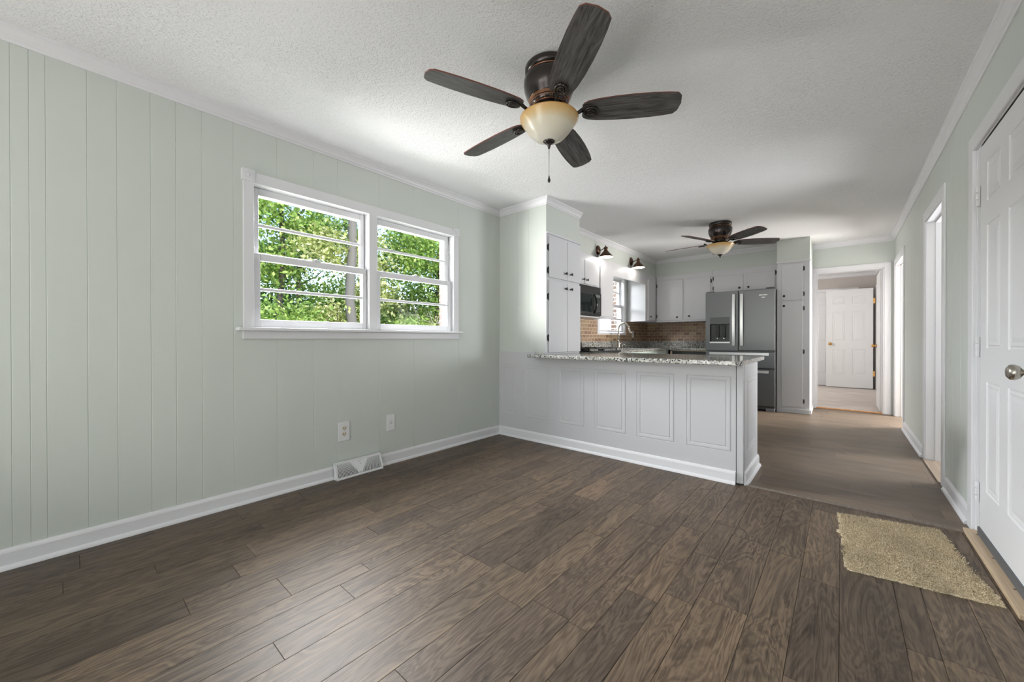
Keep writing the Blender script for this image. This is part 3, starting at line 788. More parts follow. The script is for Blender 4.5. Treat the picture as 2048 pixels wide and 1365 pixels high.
obj('upstand', bm, GRAN, ct, bevel=.002)
obj('filler_piece', bx(.024, .640, .848, .864, CT-.034, CT), GRAN, ct)
sb = thing('tile_backsplash', 'brown and tan subway tile covering the kitchen wall between counter and cabinets', 'backsplash', (.1, 3.0, 1.0))
bm = B()
box(bm, .0008, .012, BY+.002, KY0-.072, 1.0005, 1.334); box(bm, .0008, .012, KY0-.072, KY1+.072, 1.0005, KZ0-.021); box(bm, .0008, .012, KY1+.072, YF-.002, 1.0005, 1.339)
obj('side_tiles', bm, TILEX, sb)
obj('back_tiles', bx(.012, 1.244, YF-.012, YF-.0008, 1.0005, 1.334), TILEY, sb)

# dishwasher at the far run
dw = thing('dishwasher', 'stainless dishwasher with dark front left of the refrigerator', 'dishwasher', (.93, 3.65, 0))
obj('door', bx(.645, 1.238, 3.60, 3.64, .10, .74), STEEL, dw, bevel=.004)
obj('control_strip', bx(.645, 1.238, 3.598, 3.64, .742, .838), BLKPL, dw, bevel=.003)
obj('trim_frame', box(bx(.645, .675, 3.592, 3.598, .742, .846), .645, 1.238, 3.592, 3.598, .838, .846), metal('copper_reflecting_steel', (.65, .48, .38), .25), dw)
obj('tub', bx(.65, 1.236, 3.64, 4.19, .02, .845), DGREY, dw)

# range
rg = thing('gas_range', 'black gas range beside the left pantry with cast iron grates', 'range', (.33, 1.24, 0))
Y0r, Y1r = .868, 1.618
obj('oven_body', bx(.03, .645, Y0r, Y1r, .0, .865), BLKPL, rg, bevel=.004)
obj('oven_door', bx(.646, .668, Y0r+.01, Y1r-.01, .20, .76), BLKGL, rg, bevel=.004)
obj('oven_handle', tube(B(), [(.668, Y0r+.08, .72), (.70, Y0r+.08, .72), (.70, Y1r-.08, .72), (.668, Y1r-.08, .72)], .010), STEELH, rg)
obj('cooktop', bx(.03, .668, Y0r, Y1r, .866, .893), BLKGL, rg, bevel=.006)
for (gy0, gy1) in ((.885, 1.235), (1.25, 1.60)):
    bm = B()
    for y in (gy0, (gy0+gy1)/2, gy1): box(bm, .10, .62, y-.006, y+.006, .912, .926)
    for x in (.11, .235, .36, .485, .61): box(bm, x-.006, x+.006, gy0, gy1, .912, .926)
    for x in (.11, .36, .61):
        for y in (gy0, gy1): box(bm, x-.007, x+.007, y-.007, y+.007, .893, .913)
    obj('grate', bm, BLACK, rg)
    for x in (.235, .485):
        obj('burner', lathe(B(), [(.045, 0), (.045, .008), (.03, .012), (.028, .016), (.001, .017)], (x, (gy0+gy1)/2, .8935), n=24), DGREY, rg)
for y in (.95, 1.08, 1.24, 1.40, 1.53):
    obj('control_knob', lathe(B(), [(.021, 0), (.02, .018), (.017, .024), (.001, .025)], (.668, y, .815), (1, 0, 0), 20), BLACK, rg)
bg_ = obj('backguard', prism(B(), [(.024, .893), (.095, .893), (.085, .98), (.058, 1.20), (.040, 1.206), (.024, 1.20)], 'y', Y0r, Y1r), BLKPL, rg, bevel=.006)
obj('control_panel', prism(B(), [(.0865, .99), (.0895, .99), (.0655, 1.178), (.0625, 1.178)], 'y', Y0r+.03, Y1r-.022), GREYP, bg_, label='silver grey control panel')

# microwave
mw = thing('microwave', 'black over-the-range microwave hung under a short white cabinet', 'microwave', (.2, 1.2, 1.34))
PM = plane('x+', .385)
obj('case', bx(.014, .384, BY+.004, 1.585, 1.336, 1.727), BLKPL, mw, bevel=.003)
bm = B()
for k in range(6): prism(bm, [(.3845, 1.722-k*.0125), (.400, 1.717-k*.0125), (.400, 1.713-k*.0125), (.3845, 1.712-k*.0125)], 'y', .83, 1.583)
obj('vent_grille', bm, DGREY, mw)
dd = obj('door', bx(.3845, .408, .83, 1.395, 1.345, 1.642), BLKPL, mw, bevel=.006)
obj('window_glass', bx(.4082, .4095, .88, 1.32, 1.385, 1.61), BLKGL, dd)
obj('control_panel', bx(.3845, .404, 1.399, 1.583, 1.345, 1.642), BLKPL, mw, bevel=.004)
hd = arc(lambda t: (.412+.035*math.sin(PI*t), 1.375, 1.37+.25*t), 14)
obj('handle', tube(B(), hd, [.009+.004*math.sin(PI*i/13) for i in range(14)], 12), BLKGL, mw)
bm = B()
for i in range(3):
    for j in range(5): box(bm, .4042, .4052, 1.425+i*.045, 1.455+i*.045, 1.40+j*.032, 1.418+j*.032)
obj('keypad', bm, DGREY, mw)
obj('display', bx(.4042, .4052, 1.425, 1.545, 1.585, 1.618), mat('display_grey', (.16, .18, .17), .3), mw)
obj('underside_plate', bx(.02, .37, .84, 1.575, 1.318, 1.3355), PLATE, mw, bevel=.004)

# faucet
fx, fy = .125, 2.70
fa = thing('kitchen_faucet', 'tall gooseneck nickel faucet standing before the kitchen window', 'faucet', (fx, fy, CT))
obj('faucet_body', lathe(B(), [(.030, 0), (.030, .006), (.024, .010), (.022, .03), (.022, .115), (.018, .125), (.014, .13)], (fx, fy, CT+.0005), n=24), NICKEL, fa)
neck = [(fx, fy, CT+.13), (fx, fy, CT+.22), (fx, fy, CT+.30)] + arc(lambda t: (fx+.085-.085*math.cos(PI*t*.92), fy+.02*t, CT+.31+.095*math.sin(PI*t*.92)), 16)
obj('neck', tube(B(), neck, .0145, 16), NICKEL, fa)
e1 = Vector(neck[-1]); dr = Vector((.28, .05, -1)).normalized()
obj('spray_head', lathe(B(), [(.0125, 0), (.015, .01), (.017, .05), (.022, .085), (.021, .092), (.001, .093)], e1, dr, 20), NICKEL, fa)
obj('lever', tube(B(), [(fx, fy+.02, CT+.075), (fx+.01, fy+.045, CT+.08), (fx+.02, fy+.075, CT+.095), (fx+.03, fy+.13, CT+.115)], [.013, .012, .007, .006], 12), NICKEL, fa)
sp = thing('soap_dispenser', 'small nickel soap dispenser right of the gooseneck faucet', 'soap dispenser', (fx, fy+.16, CT))
obj('pump', lathe(B(), [(.017, 0), (.017, .004), (.011, .008), (.010, .035), (.006, .040), (.006, .055)], (fx, fy+.16, CT+.0005), n=18), NICKEL, sp)
obj('spout', tube(B(), [(fx, fy+.16, CT+.052), (fx+.03, fy+.165, CT+.056), (fx+.055, fy+.168, CT+.045)], .0055, 10), NICKEL, sp)

# refrigerator
fr = thing('refrigerator', 'stainless french-door refrigerator with water dispenser', 'refrigerator', (1.70, 3.75, 0))
FX0, FX1, FXM, FY = 1.250, 2.146, 1.692, 3.372
obj('case', bx(FX0+.004, FX1-.004, FY+.075, YF-.02, .02, 1.745), mat('grey_steel_case', (.22, .225, .23), .4, .5), fr, bevel=.004)
def fdoor(n, a0, a1, b0, b1): return obj(n, bx(a0, a1, FY, FY+.068, b0, b1), STEEL, fr, bevel=.009, segs=3)
# left door is built around the dispenser recess
DX0, DX1, DZ0, DZ1 = 1.312, 1.580, .985, 1.262
bm = panel_slab(plane('y-', FY), (FX0, FXM-.003, .864, 1.752), [(DX0, DX1, DZ0, DZ1)], .068, ((0, 0), (.002, -.004), (.008, -.056)))
ld = obj('left_door', bm, STEEL, fr)
obj('dispenser_panel', bx(DX0, DX1, FY-.004, FY+.002, DZ1+.002, 1.366), mat('dispenser_glass', (.10, .105, .105), .12), ld, bevel=.002)
obj('dispenser_liner', bx(DX0+.008, DX1-.008, FY+.050, FY+.054, DZ0+.008, DZ1-.006), mat('dispenser_liner', (.055, .06, .055), .3, .3), ld)
for x in (1.412, 1.500):
    bm = B(); box(bm, x-.024, x+.024, FY+.020, FY+.048, 1.06, 1.245); obj('dispenser_paddle', bm, BLACK, ld, bevel=.006)
    obj('paddle_tip', lathe(B(), [(.012, 0), (.010, .008), (.001, .012)], (x, FY+.020, 1.045), (0, -1, 0), 14), STEELH, ld)
obj('drip_tray', bx(DX0-.004, DX1+.004, FY-.006, FY+.05, DZ0-.014, DZ0+.010), STEELH, ld, bevel=.003)
rd = fdoor('right_door', FXM+.003, FX1, .864, 1.752)
bm = lathe(B(), [(.034, 0), (.034, .0012), (.031, .0012), (.031, 0)], (2.005, FY-.0003, 1.665), (0, -1, 0), 32, squash=.38)
box(bm, 1.955, 2.055, FY-.0016, FY-.0003, 1.660, 1.670); box(bm, 1.985, 2.025, FY-.0016, FY-.0003, 1.628, 1.636)
obj('badge', bm, mat('badge_silver', (.72, .72, .72), .3, .8), rd, label='small silver oval badge')
fdoor('upper_drawer', FX0, FX1, .612, .850)
fdoor('lower_drawer', FX0, FX1, .075, .600)
for x in (FXM-.052, FXM+.052):
    s = -1 if x < FXM else 1
    pts = arc(lambda t: (x, FY-.030-.022*math.sin(PI*t), .935+.765*t), 12)
    bm = B()
    for (p, q) in zip(pts, pts[1:]): pass
    prof = [(-.019, -.007), (.019, -.007), (.019, .007), (-.019, .007)]
    rings = [[bm.verts.new((p[0]+a, p[1]+b, p[2])) for a, b in prof] for p in pts]
    for a, b in zip(rings, rings[1:]):
        for k in range(4): bm.faces.new((a[k], a[(k+1) % 4], b[(k+1) % 4], b[k]))
    bm.faces.new(rings[0]); bm.faces.new(rings[-1])
    for z in (.955, 1.68): box(bm, x-.010, x+.010, FY-.030, FY+.001, z-.012, z+.012)
    obj('door_handle', bm, STEELH, fr, bevel=.003)
for z in (.818, .566):
    bm = bx(1.315, 2.075, FY-.052, FY-.038, z-.019, z+.019)
    for x in (1.345, 2.045): box(bm, x-.012, x+.012, FY-.04, FY+.001, z-.012, z+.012)
    obj('drawer_handle', bm, STEELH, fr, bevel=.003)
bm = bx(FX0+.01, FX1-.01, FY+.05, FY+.08, .02, .075)
obj('toe_grille', bm, DGREY, fr)
for x in (FX0+.05, FX1-.06): obj('foot', bx(x-.05, x+.055, FY+.012, FY+.10, 0, .045), mat('foot_grey', (.16, .165, .17), .5), fr, bevel=.005)
for x in (FX0+.06, FX1-.06): obj('hinge_cover', bx(x-.05, x+.05, FY+.01, FY+.09, 1.7525, 1.768), DGREY, fr, bevel=.003)

# ================================================================== ceiling fans
def fan(name, label, cx, cy, a0, chain):
    t = thing(name, label, 'ceiling fan', (cx, cy, H))
    c = (cx, cy, H)
    obj('mounting_ring', lathe(B(), [(.118, -.001), (.124, -.006), (.124, -.030), (.118, -.038), (.112, -.042)], c, n=48), BRONZE, t)
    obj('copper_band', lathe(B(), [(.1125, -.0415), (.1160, -.043), (.1160, -.047), (.1125, -.0485)], c, n=48), COPPER, t)
    obj('motor_housing', lathe(B(), [(.113, -.048), (.124, -.056), (.130, -.072), (.131, -.092), (.127, -.120), (.117, -.148), (.106, -.166), (.104, -.172)], c, n=48), BRONZE, t, smooth=True)
    bm = B()
    for k in range(3): lathe(bm, [(.1045-k*.002, -.171-k*.004), (.1062-k*.002, -.1725-k*.004), (.1045-k*.002, -.1745-k*.004)], c, n=48)
    obj('copper_trim', bm, COPPER, t)
    col = obj('vented_collar', lathe(B(), [(.100, -.182), (.099, -.190), (.088, -.205), (.080, -.208)], c, n=48), BRONZE, t)
    bm = B()
    for k in range(15):
        a = 2*PI*k/15
        for da in (-.05, .05):
            d_ = Vector((math.cos(a+da), math.sin(a+da), 0)); p = Vector(c)+d_*.0985+Vector((0, 0, -.189)); q = Vector(c)+d_*.088+Vector((0, 0, -.2055))
            tube(bm, [p, q], .0016, 6)
    lathe(bm, [(.0985, -.187), (.1005, -.189), (.0985, -.191)], c, n=48); lathe(bm, [(.0865, -.2035), (.0895, -.206), (.0865, -.2075)], c, n=48)
    obj('collar_ribs', bm, COPPER, col)
    obj('flywheel', lathe(B(), [(.070, -.200), (.074, -.204), (.074, -.232), (.062, -.238), (.060, -.252), (.064, -.258), (.090, -.262), (.095, -.266), (.090, -.270)], c, n=40), BRONZE, t)
    # blades with their irons
    zb = -.236
    for k in range(5):
        a = math.radians(a0+72*k); dr = Vector((math.cos(a), math.sin(a), 0)); tg = Vector((-math.sin(a), math.cos(a), 0))
        pit = math.radians(-13)
        tp = (tg*math.cos(pit)+Vector((0, 0, 1))*math.sin(pit)); nn = dr.cross(tp)
        o = Vector(c)+Vector((0, 0, zb))
        half = [(.170, .034), (.178, .046), (.200, .058), (.250, .067), (.33, .0735), (.42, .076), (.51, .074), (.58, .069), (.625, .063), (.643, .044), (.651, .0)]
        out = [(r, s) for r, s in half] + [(r, -s) for r, s in half[-2::-1]]
        bm = B(); la = bm.verts.layers.float_vector.new('along')
        lo = [bm.verts.new(o+dr*r+tp*s-nn*.003) for r, s in out]; hi = [bm.verts.new(o+dr*r+tp*s+nn*.003) for r, s in out]
        for v, (r, s) in zip(lo+hi, out+out): v[la] = Vector((r+k*1.7, s, k))
        bm.faces.new(lo); bm.faces.new(hi)
        n = len(out)
        for i in range(n):
            f = bm.faces.new((lo[i], lo[(i+1) % n], hi[(i+1) % n], hi[i])); f.material_index = 1
        obj('blade', bm, [BLADE, BLEDGE], t)
        # iron: S-curved arm and an oval medallion under the blade
        bm = B()
        arm = arc(lambda s_: o+dr*(.066+.115*s_)+Vector((0, 0, .012-.026*math.sin(PI*s_))), 9)
        tube(bm, arm, [.013, .010, .008, .0075, .0075, .008, .009, .010, .010], 10)
        mc = o+dr*.212-nn*(.010 if nn.z > 0 else -.010)
        dn = -nn if nn.z > 0 else nn
        u_ = dr; v_ = dn.cross(u_)
        for (ra, rb, hh, tr_) in ((.034, .028, .002, .0065), (.021, .016, .004, .0045)):
            ring = [mc+u_*ra*math.cos(2*PI*i/24)+v_*rb*math.sin(2*PI*i/24)+dn*hh for i in range(25)]
            tube(bm, ring, tr_, 8)
        lathe(bm, [(.016, -.002), (.014, .004), (.007, .006), (.001, .006)], mc, dn, 16)
        obj('blade_iron', bm, BRONZE, t)
    bowl = obj('glass_bowl', lathe(B(), [(.146, -.262), (.151, -.265), (.150, -.270), (.143, -.282), (.128, -.302), (.112, -.325), (.096, -.345), (.075, -.363), (.050, -.376), (.025, -.383), (.003, -.385)], c, n=64, cap=False), BOWL, t, smooth=True)
    md = bowl.modifiers.new('thick', 'SOLIDIFY'); md.thickness = .003
    obj('finial', lathe(B(), [(.030, -.376), (.031, -.382), (.022, -.390), (.010, -.398), (.007, -.408), (.005, -.418), (.001, -.420)], c, n=24), BRONZE, t)
    if chain:
        ch = obj('pull_chain', tube(B(), [(cx, cy, H-.418), (cx, cy, H-.560)], .0014, 8), NICKEL, t)
        obj('chain_pull', lathe(B(), [(.001, .0), (.003, -.004), (.004, -.012), (.0075, -.024), (.0075, -.030), (.004, -.036), (.001, -.038)], (cx, cy, H-.556), n=16), BRONZE, ch)
    return t
fan('ceiling_fan', 'large dark five-blade ceiling fan with pull chain in the front room', 1.700, -1.475, -39.5, True)
fan('ceiling_fan', 'dark five-blade ceiling fan without pull chain over the kitchen near the refrigerator', 1.735, 2.06, -39.5, False)

# ================================================================== sconces
def sconce(label, y, zc):
    t = thing('wall_sconce', label, 'wall lamp', (SX, y, zc), group='copper sconces on the soffit')
    X = SX; cx = .430; zt = zc+.005
    obj('backplate', lathe(B(), [(.066, .0005), (.066, .006), (.060, .010), (.052, .012), (.050, .016), (.030, .018), (.012, .024), (.010, .030)], (X, y, zc), (1, 0, 0), 32), SCONCE, t)
    arm = [(X+.02, y, zc)] + arc(lambda s: (X+.02+(cx-X-.02)*s, y, zc-.008*math.sin(PI*s*1.2)+.036*s*s), 10)[1:]
    obj('arm', tube(B(), arm, .0055, 10), BRONZE, t)
    obj('finial', lathe(B(), [(.011, -.012), (.011, .004), (.007, .008), (.005, .016), (.001, .018)], (cx, y, zc+.030), n=16), BRONZE, t)
    bm = lathe(B(), [(.010, .030), (.020, .024), (.030, .016), (.031, .008), (.022, .004), (.023, -.018), (.045, -.045), (.072, -.076), (.099, -.108), (.102, -.112)], (cx, y, zc), n=40, cap=False)
    sh = obj('shade', bm, SCONCE, t, smooth=True)
    bm = lathe(B(), [(.020, -.002), (.021, -.020), (.043, -.047), (.070, -.078), (.098, -.1105)], (cx, y, zc), n=40, cap=False)
    obj('shade_lining', bm, SHADEIN, sh, smooth=True)
    obj('bulb', lathe(B(), [(.010, -.015), (.014, -.030), (.027, -.052), (.030, -.068), (.024, -.085), (.010, -.094), (.001, -.096)], (cx, y, zc), n=24), BULB, t, smooth=True)
    l = bpy.data.lights.new('sconce_lamp', 'POINT'); l.energy = 1.5; l.color = (1, .95, .86); l.shadow_soft_size = .03
    lo_ = bpy.data.objects.new('sconce_lamp', l); C.objects.link(lo_); lo_.parent = t; lo_.location = (cx-SX, 0, -.100)
    return t
sconce('lit copper cone sconce above the microwave cabinet', 1.657, 2.256)
sconce('lit copper cone sconce above the kitchen window valance', 2.75, 2.268)

# ================================================================== wall plates, register, mat
def face_hole(bm, cx_, y, z, w_, h_, X): box(bm, X, X+.0006, y-w_/2, y+w_/2, z-h_/2, z+h_/2)
ot = thing('wall_outlet', 'white duplex outlet with gold contacts left of the jack plate on the sage wall', 'outlet', (0, -1.745, .34))
obj('cover_plate', bx(.0005, .007, -1.788, -1.702, .268, .412), PLATE, ot, bevel=.003)
for z in (.362, .318):
    s = obj('socket', lathe(B(), [(.0175, 0), (.0175, .0025), (.016, .003)], (.0068, -1.745, z), (1, 0, 0), 24), IVORY, ot)
    bm = B(); 
    for dy in (-.0065, .0065): face_hole(bm, 0, -1.745+dy, z+.004, .003, .010, .0098)
    face_hole(bm, 0, -1.745, z-.008, .005, .005, .0098); obj('slots', bm, SLOT, s)
    bm = B()
    for dy in (-.0095, .0095): face_hole(bm, 0, -1.745+dy, z+.002, .0025, .010, .0097)
    obj('contacts', bm, GOLDS, s)
jp = thing('jack_plate', 'small white phone jack plate right of the duplex outlet on the sage wall', 'wall plate', (0, -1.348, .34))
obj('cover_plate', bx(.0005, .006, -1.385, -1.312, .274, .408), PLATE, jp, bevel=.003)
s = obj('round_socket', lathe(B(), [(.017, 0), (.017, .001), (.0155, .0016)], (.006, -1.348, .342), (1, 0, 0), 24), PLATE, jp)
bm = B()
for dy, dz in ((0, .009), (-.009, .0), (.009, 0), (-.005, -.009), (.005, -.009)): face_hole(bm, 0, -1.348+dy, .342+dz, .0045, .0055, .0076)
obj('slots', bm, mat('blue_grey_slots', (.06, .07, .14), .5), s)
ko = thing('wall_outlet', 'white outlet on the brown tile right of the kitchen faucet', 'outlet', (.012, 3.51, 1.12))
obj('cover_plate', bx(.0122, .018, 3.470, 3.555, 1.065, 1.185), PLATE, ko, bevel=.003)
for z in (1.147, 1.103): obj('socket', lathe(B(), [(.0165, 0), (.0165, .002)], (.018, 3.512, z), (1, 0, 0), 20), IVORY, ko)

rgst = thing('floor_register', 'white sloped metal heating register at the foot of the sage wall', 'register', (.05, -1.645, 0))
ry0, ry1 = -1.832, -1.462
prism_pts = [(.029, .001), (.076, .001), (.078, .012), (.040, .112), (.034, .118), (.016, .118), (.016, .096), (.029, .08)]
for y in (ry0, ry1-.004):
    obj('end_cap', prism(B(), prism_pts, 'y', y, y+.004), PLATE, rgst)
obj('top_flange', bx(.0145, .040, ry0, ry1, .112, .120), PLATE, rgst, bevel=.002)
obj('bottom_rail', bx(.060, .079, ry0, ry1, .001, .013), PLATE, rgst, bevel=.002)
obj('dark_inside', prism(B(), [(.030, .004), (.066, .006), (.034, .106), (.030, .106)], 'y', ry0+.004, ry1-.004), GAP, rgst)
# sloped face: points (y, s) with s running from the bottom rail (0) to the top flange (1)
def RP(y, s, d=0): return Vector((.0765-.0385*s+d*.93, y, .012+.100*s+d*.36))
ym = (ry0+ry1)/2
bm = B()
def bar(p0, p1, w_):
    t_ = (p1-p0).normalized(); n_ = Vector((.93, 0, .36)); s_ = t_.cross(n_).normalized()*w_/2
    v = [bm.verts.new(p+q+n_*h_) for h_ in (-.004, 0) for p, q in ((p0, -s_), (p1, -s_), (p1, s_), (p0, s_))]
    for f in ((3, 2, 1, 0), (4, 5, 6, 7), (0, 1, 5, 4), (1, 2, 6, 5), (2, 3, 7, 6), (3, 0, 4, 7)): bm.faces.new([v[i] for i in f])
for sgn in (-1, 1):
    for k in range(17):
        t0 = .02+.975*k/16
        # curved louvres bending away from the central triangle
        ytop = ym+sgn*(.182*(1-t0)+.068*t0); ybot = ym+sgn*(.176*(1-t0)+.006*t0)
        last = RP(ybot, .02)
        for j in range(1, 6):
            u = j/5; yy = ybot+(ytop-ybot)*(u**1.6); cur = RP(yy, .02+.96*u); bar(last, cur, .0036); last = cur
    bar(RP(ym+sgn*.004, .02), RP(ym+sgn*.070, .98), .008)
bar(RP(ry0+.008, .02), RP(ry0+.008, .98), .012); bar(RP(ry1-.008, .02), RP(ry1-.008, .98), .012)
bar(RP(ry0, .02), RP(ry1, .02), .006); bar(RP(ry0, .985), RP(ry1, .985), .007)
obj('louvred_face', bm, PLATE, rgst)
bm = B(); v = [bm.verts.new(RP(ym+a, s, -.001)) for a, s in ((-.066, .96), (.066, .96), (0, .08))]; v2 = [bm.verts.new(RP(ym+a, s, -.003)) for a, s in ((-.066, .96), (.066, .96), (0, .08))]
bm.faces.new(v); bm.faces.new(v2[::-1])
for k in range(3): bm.faces.new((v[k], v2[k], v2[(k+1) % 3], v[(k+1) % 3]))
tri = obj('triangle_plate', bm, PLATE, rgst)
obj('damper_lever', tube(B(), [RP(ym-.004, .92, .0), RP(ym-.002, .86, .012), RP(ym+.004, .62, .012)], .0022, 8), PLATE, tri)

# floor mat: cut carpet remnant with frayed edges
def mat_mesh():
    A = [Vector((2.839, -.151)), Vector((3.250, -.058)), Vector((3.325, -.777)), Vector((2.870, -.846))]
    nu, nv = 46, 78; rnd = random.Random(4)
    jag = {}
    def pt(u, v):
        p = (A[0]*(1-u)+A[1]*u)*(1-v)+(A[3]*(1-u)+A[2]*u)*v
        e_ = 0
        return p
    verts, faces = [], []
    eu = [rnd.uniform(-.006, .006) for _ in range(nv+1)]; eu2 = [rnd.uniform(-.008, .008) for _ in range(nv+1)]
    ev = [rnd.uniform(-.004, .004) for _ in range(nu+1)]; ev2 = [rnd.uniform(-.004, .004) for _ in range(nu+1)]
    for j in range(nv+1):
        for i in range(nu+1):
            u, v = i/nu, j/nv; p = pt(u, v)
            if i == 0: p = p+Vector((eu[j]-(.012 if .35 < v < .42 else 0)+(.014 if .62 < v < .80 else 0), 0))
            if i == nu: p = p+Vector((eu2[j]+.012*math.sin(v*9), 0))
            if j == 0: p = p+Vector((0, ev[i]))
            if j == nv: p = p+Vector((0, ev2[i]))
            edge = i in (0, nu) or j in (0, nv)
            verts.append((p.x, p.y, .004 if edge else .007+rnd.uniform(-.0008, .0012)))
    for j in range(nv):
        for i in range(nu):
            a = j*(nu+1)+i; faces.append((a, a+1, a+nu+2, a+nu+1))
    n = len(verts); ring = [i for i in range(nu+1)] + [j*(nu+1)+nu for j in range(1, nv+1)] + [nv*(nu+1)+i for i in range(nu-1, -1, -1)] + [j*(nu+1) for j in range(nv-1, 0, -1)]
    low = {}
    for r in ring: low[r] = len(verts); verts.append((verts[r][0], verts[r][1], .0005))
    for k in range(len(ring)):
        a, b = ring[k], ring[(k+1) % len(ring)]; faces.append((a, b, low[b], low[a]))
    # short twisted tufts standing on the backing
    for k in range(26000):
        u, v = rnd.random(), rnd.random(); p = pt(u, v)
        if u < .02 or u > .98: p = p+Vector((rnd.uniform(-.008, .008), 0))
        a = rnd.uniform(0, PI*2); l = rnd.uniform(.004, .0085); tl = rnd.uniform(.3, 1.0); wv = Vector((math.cos(a), math.sin(a)))*.0011
        dd_ = rnd.uniform(0, PI*2); tip = p+Vector((math.cos(dd_), math.sin(dd_)))*l*tl
        n = len(verts); z0 = .006
        verts += [(p.x-wv.x, p.y-wv.y, z0), (p.x+wv.x, p.y+wv.y, z0), (tip.x+wv.x*.8, tip.y+wv.y*.8, z0+l), (tip.x-wv.x*.8, tip.y-wv.y*.8, z0+l)]
        faces.append((n, n+1, n+2, n+3))
    me = bpy.data.meshes.new('floor_mat'); me.from_pydata(verts, [], faces); me.update(); return me
me = mat_mesh()
mm = mat('tan_carpet_pile', (.40, .34, .23), .95); n = N(mm)
f1 = n.noise(n.coord(), 260, 2); f2 = n.noise(n.coord(), 6, 3)
n.base(n.mix(1, n.ramp(f1, [(.3, (.27, .21, .14)), (.5, (.53, .44, .305)), (.7, (.80, .70, .53))]), n.ramp(f2, [(.3, (.86, .86, .84)), (.7, (1.1, 1.1, 1.06))]), 'MULTIPLY'))
me.materials.append(mm)
fm = bpy.data.objects.new('floor_mat', me); C.objects.link(fm)
tag(fm, 'tan carpet remnant with frayed edges on the dark floor before the entry door', 'mat')

# ================================================================== outdoors
def leaf_mat(name, a, b, c):
    m = mat(name, a, .6); n = N(m)
    at = n.new('ShaderNodeAttribute', attribute_name='leaf')
    n.base(n.ramp(at.outputs['Fac'], [(0, a), (.5, b), (1, c)]))
    tr_ = n.new('ShaderNodeBsdfTranslucent'); mx = n.new('ShaderNodeMixShader'); mx.inputs[0].default_value = .35
    out = n.t.nodes['Material Output']
    n.link(n.ramp(at.outputs['Fac'], [(0, a), (.5, b), (1, c)]), tr_.inputs[0])
    n.link(n.b.outputs[0], mx.inputs[1]); n.link(tr_.outputs[0], mx.inputs[2]); n.link(mx.outputs[0], out.inputs[0])
    return m
LEAFA = leaf_mat('fresh_green_leaves', (.09, .17, .03), (.25, .40, .07), (.62, .74, .24))
LEAFB = leaf_mat('yellow_green_leaves', (.15, .18, .05), (.42, .47, .13), (.85, .82, .50))
LEAFC = leaf_mat('deep_green_leaves', (.04, .09, .02), (.12, .22, .05), (.30, .42, .10))
BARK = mat('grey_bark', (.26, .23, .20), .9); BARKD = mat('dark_bark', (.08, .065, .05), .9); TWIG = mat('pale_twigs', (.50, .44, .38), .9)
def leaves(name, blobs, count, size, m, parent, squash=.75):
    """a crown: leaf quads scattered in clumps inside a few ellipsoids"""
    cs = []
    for (bx_, by_, bz_, rx, rz) in blobs:
        k = max(4, int(26*rx))
        for _ in range(k*3):
            d_ = R_.normal(size=3); d_ /= np.linalg.norm(d_); rr = R_.rand()**.4
            cs.append((bx_+d_[0]*rx*rr, by_+d_[1]*rx*rr, bz_+d_[2]*rz*rr, .10+.17*R_.rand()))
    cs = np.array(cs); idx = R_.randint(0, len(cs), count)
    ctr = cs[idx, :3]+R_.normal(size=(count, 3))*cs[idx, 3:4]*np.array([1, 1, .7])
    u = R_.normal(size=(count, 3)); u /= np.linalg.norm(u, axis=1)[:, None]
    v = np.cross(u, R_.normal(size=(count, 3))); v /= np.linalg.norm(v, axis=1)[:, None]
    s = size*(.6+.8*R_.rand(count))[:, None]
    q = np.stack([ctr-u*s, ctr+v*s*.55, ctr+u*s, ctr-v*s*.55], 1).reshape(-1, 3)
    org = np.array(ORG[parent.name]) if parent is not None else np.zeros(3)
    me = bpy.data.meshes.new(name)
    me.vertices.add(count*4); me.vertices.foreach_set('co', (q-org).ravel().astype('f'))
    me.loops.add(count*4); me.loops.foreach_set('vertex_index', np.arange(count*4, dtype='i'))
    me.polygons.add(count); me.polygons.foreach_set('loop_start', np.arange(0, count*4, 4, dtype='i'))
    me.update(); me.validate()
    at = me.attributes.new('leaf', 'FLOAT', 'POINT'); tone = np.clip(.5+.22*R_.normal(size=len(cs))[idx]+.16*R_.normal(size=count), 0, 1)
    at.data.foreach_set('value', np.repeat(tone, 4).astype('f'))
    me.materials.append(m)
    o = bpy.data.objects.new(name, me); C.objects.link(o)
    ORG[o.name] = Vector(org)
    if parent is not None: o.parent = parent
    return o
GZ = -.35
def tree(label, x, y, h, r, lean, trunk_r, bark, m, count, blobs, size=.075, name='tree', cat='tree'):
    t = thing(name, label, cat, (x, y, GZ))
    bm = B()
    pts = [Vector((x, y, GZ))+Vector((lean*(k/8)**1.3+.04*math.sin(k*1.7), .05*math.sin(k*2.3), h*k/8)) for k in range(9)]
    tube(bm, pts, [trunk_r*(1-.075*k) for k in range(9)], 9)
    rnd = random.Random(int(x*100+y*10))
    for k in range(10):
        b0 = pts[rnd.randint(3, 7)]; a = rnd.uniform(0, 2*PI); L = rnd.uniform(.5, 1.3)
        tube(bm, [b0, b0+Vector((math.cos(a)*L*.5, math.sin(a)*L*.5, L*.3)), b0+Vector((math.cos(a)*L, math.sin(a)*L, L*.8))], [trunk_r*.35, trunk_r*.22, trunk_r*.08], 6)
    obj('trunk', bm, bark, t)
    leaves('foliage', blobs, count, size, m, t)
    return t
ground = struct('ground', bx(-45, -.24, -20, 40, GZ-.2, GZ), carpet_mat('leafy_ground', (.10, .14, .04), (.24, .26, .10), 6))
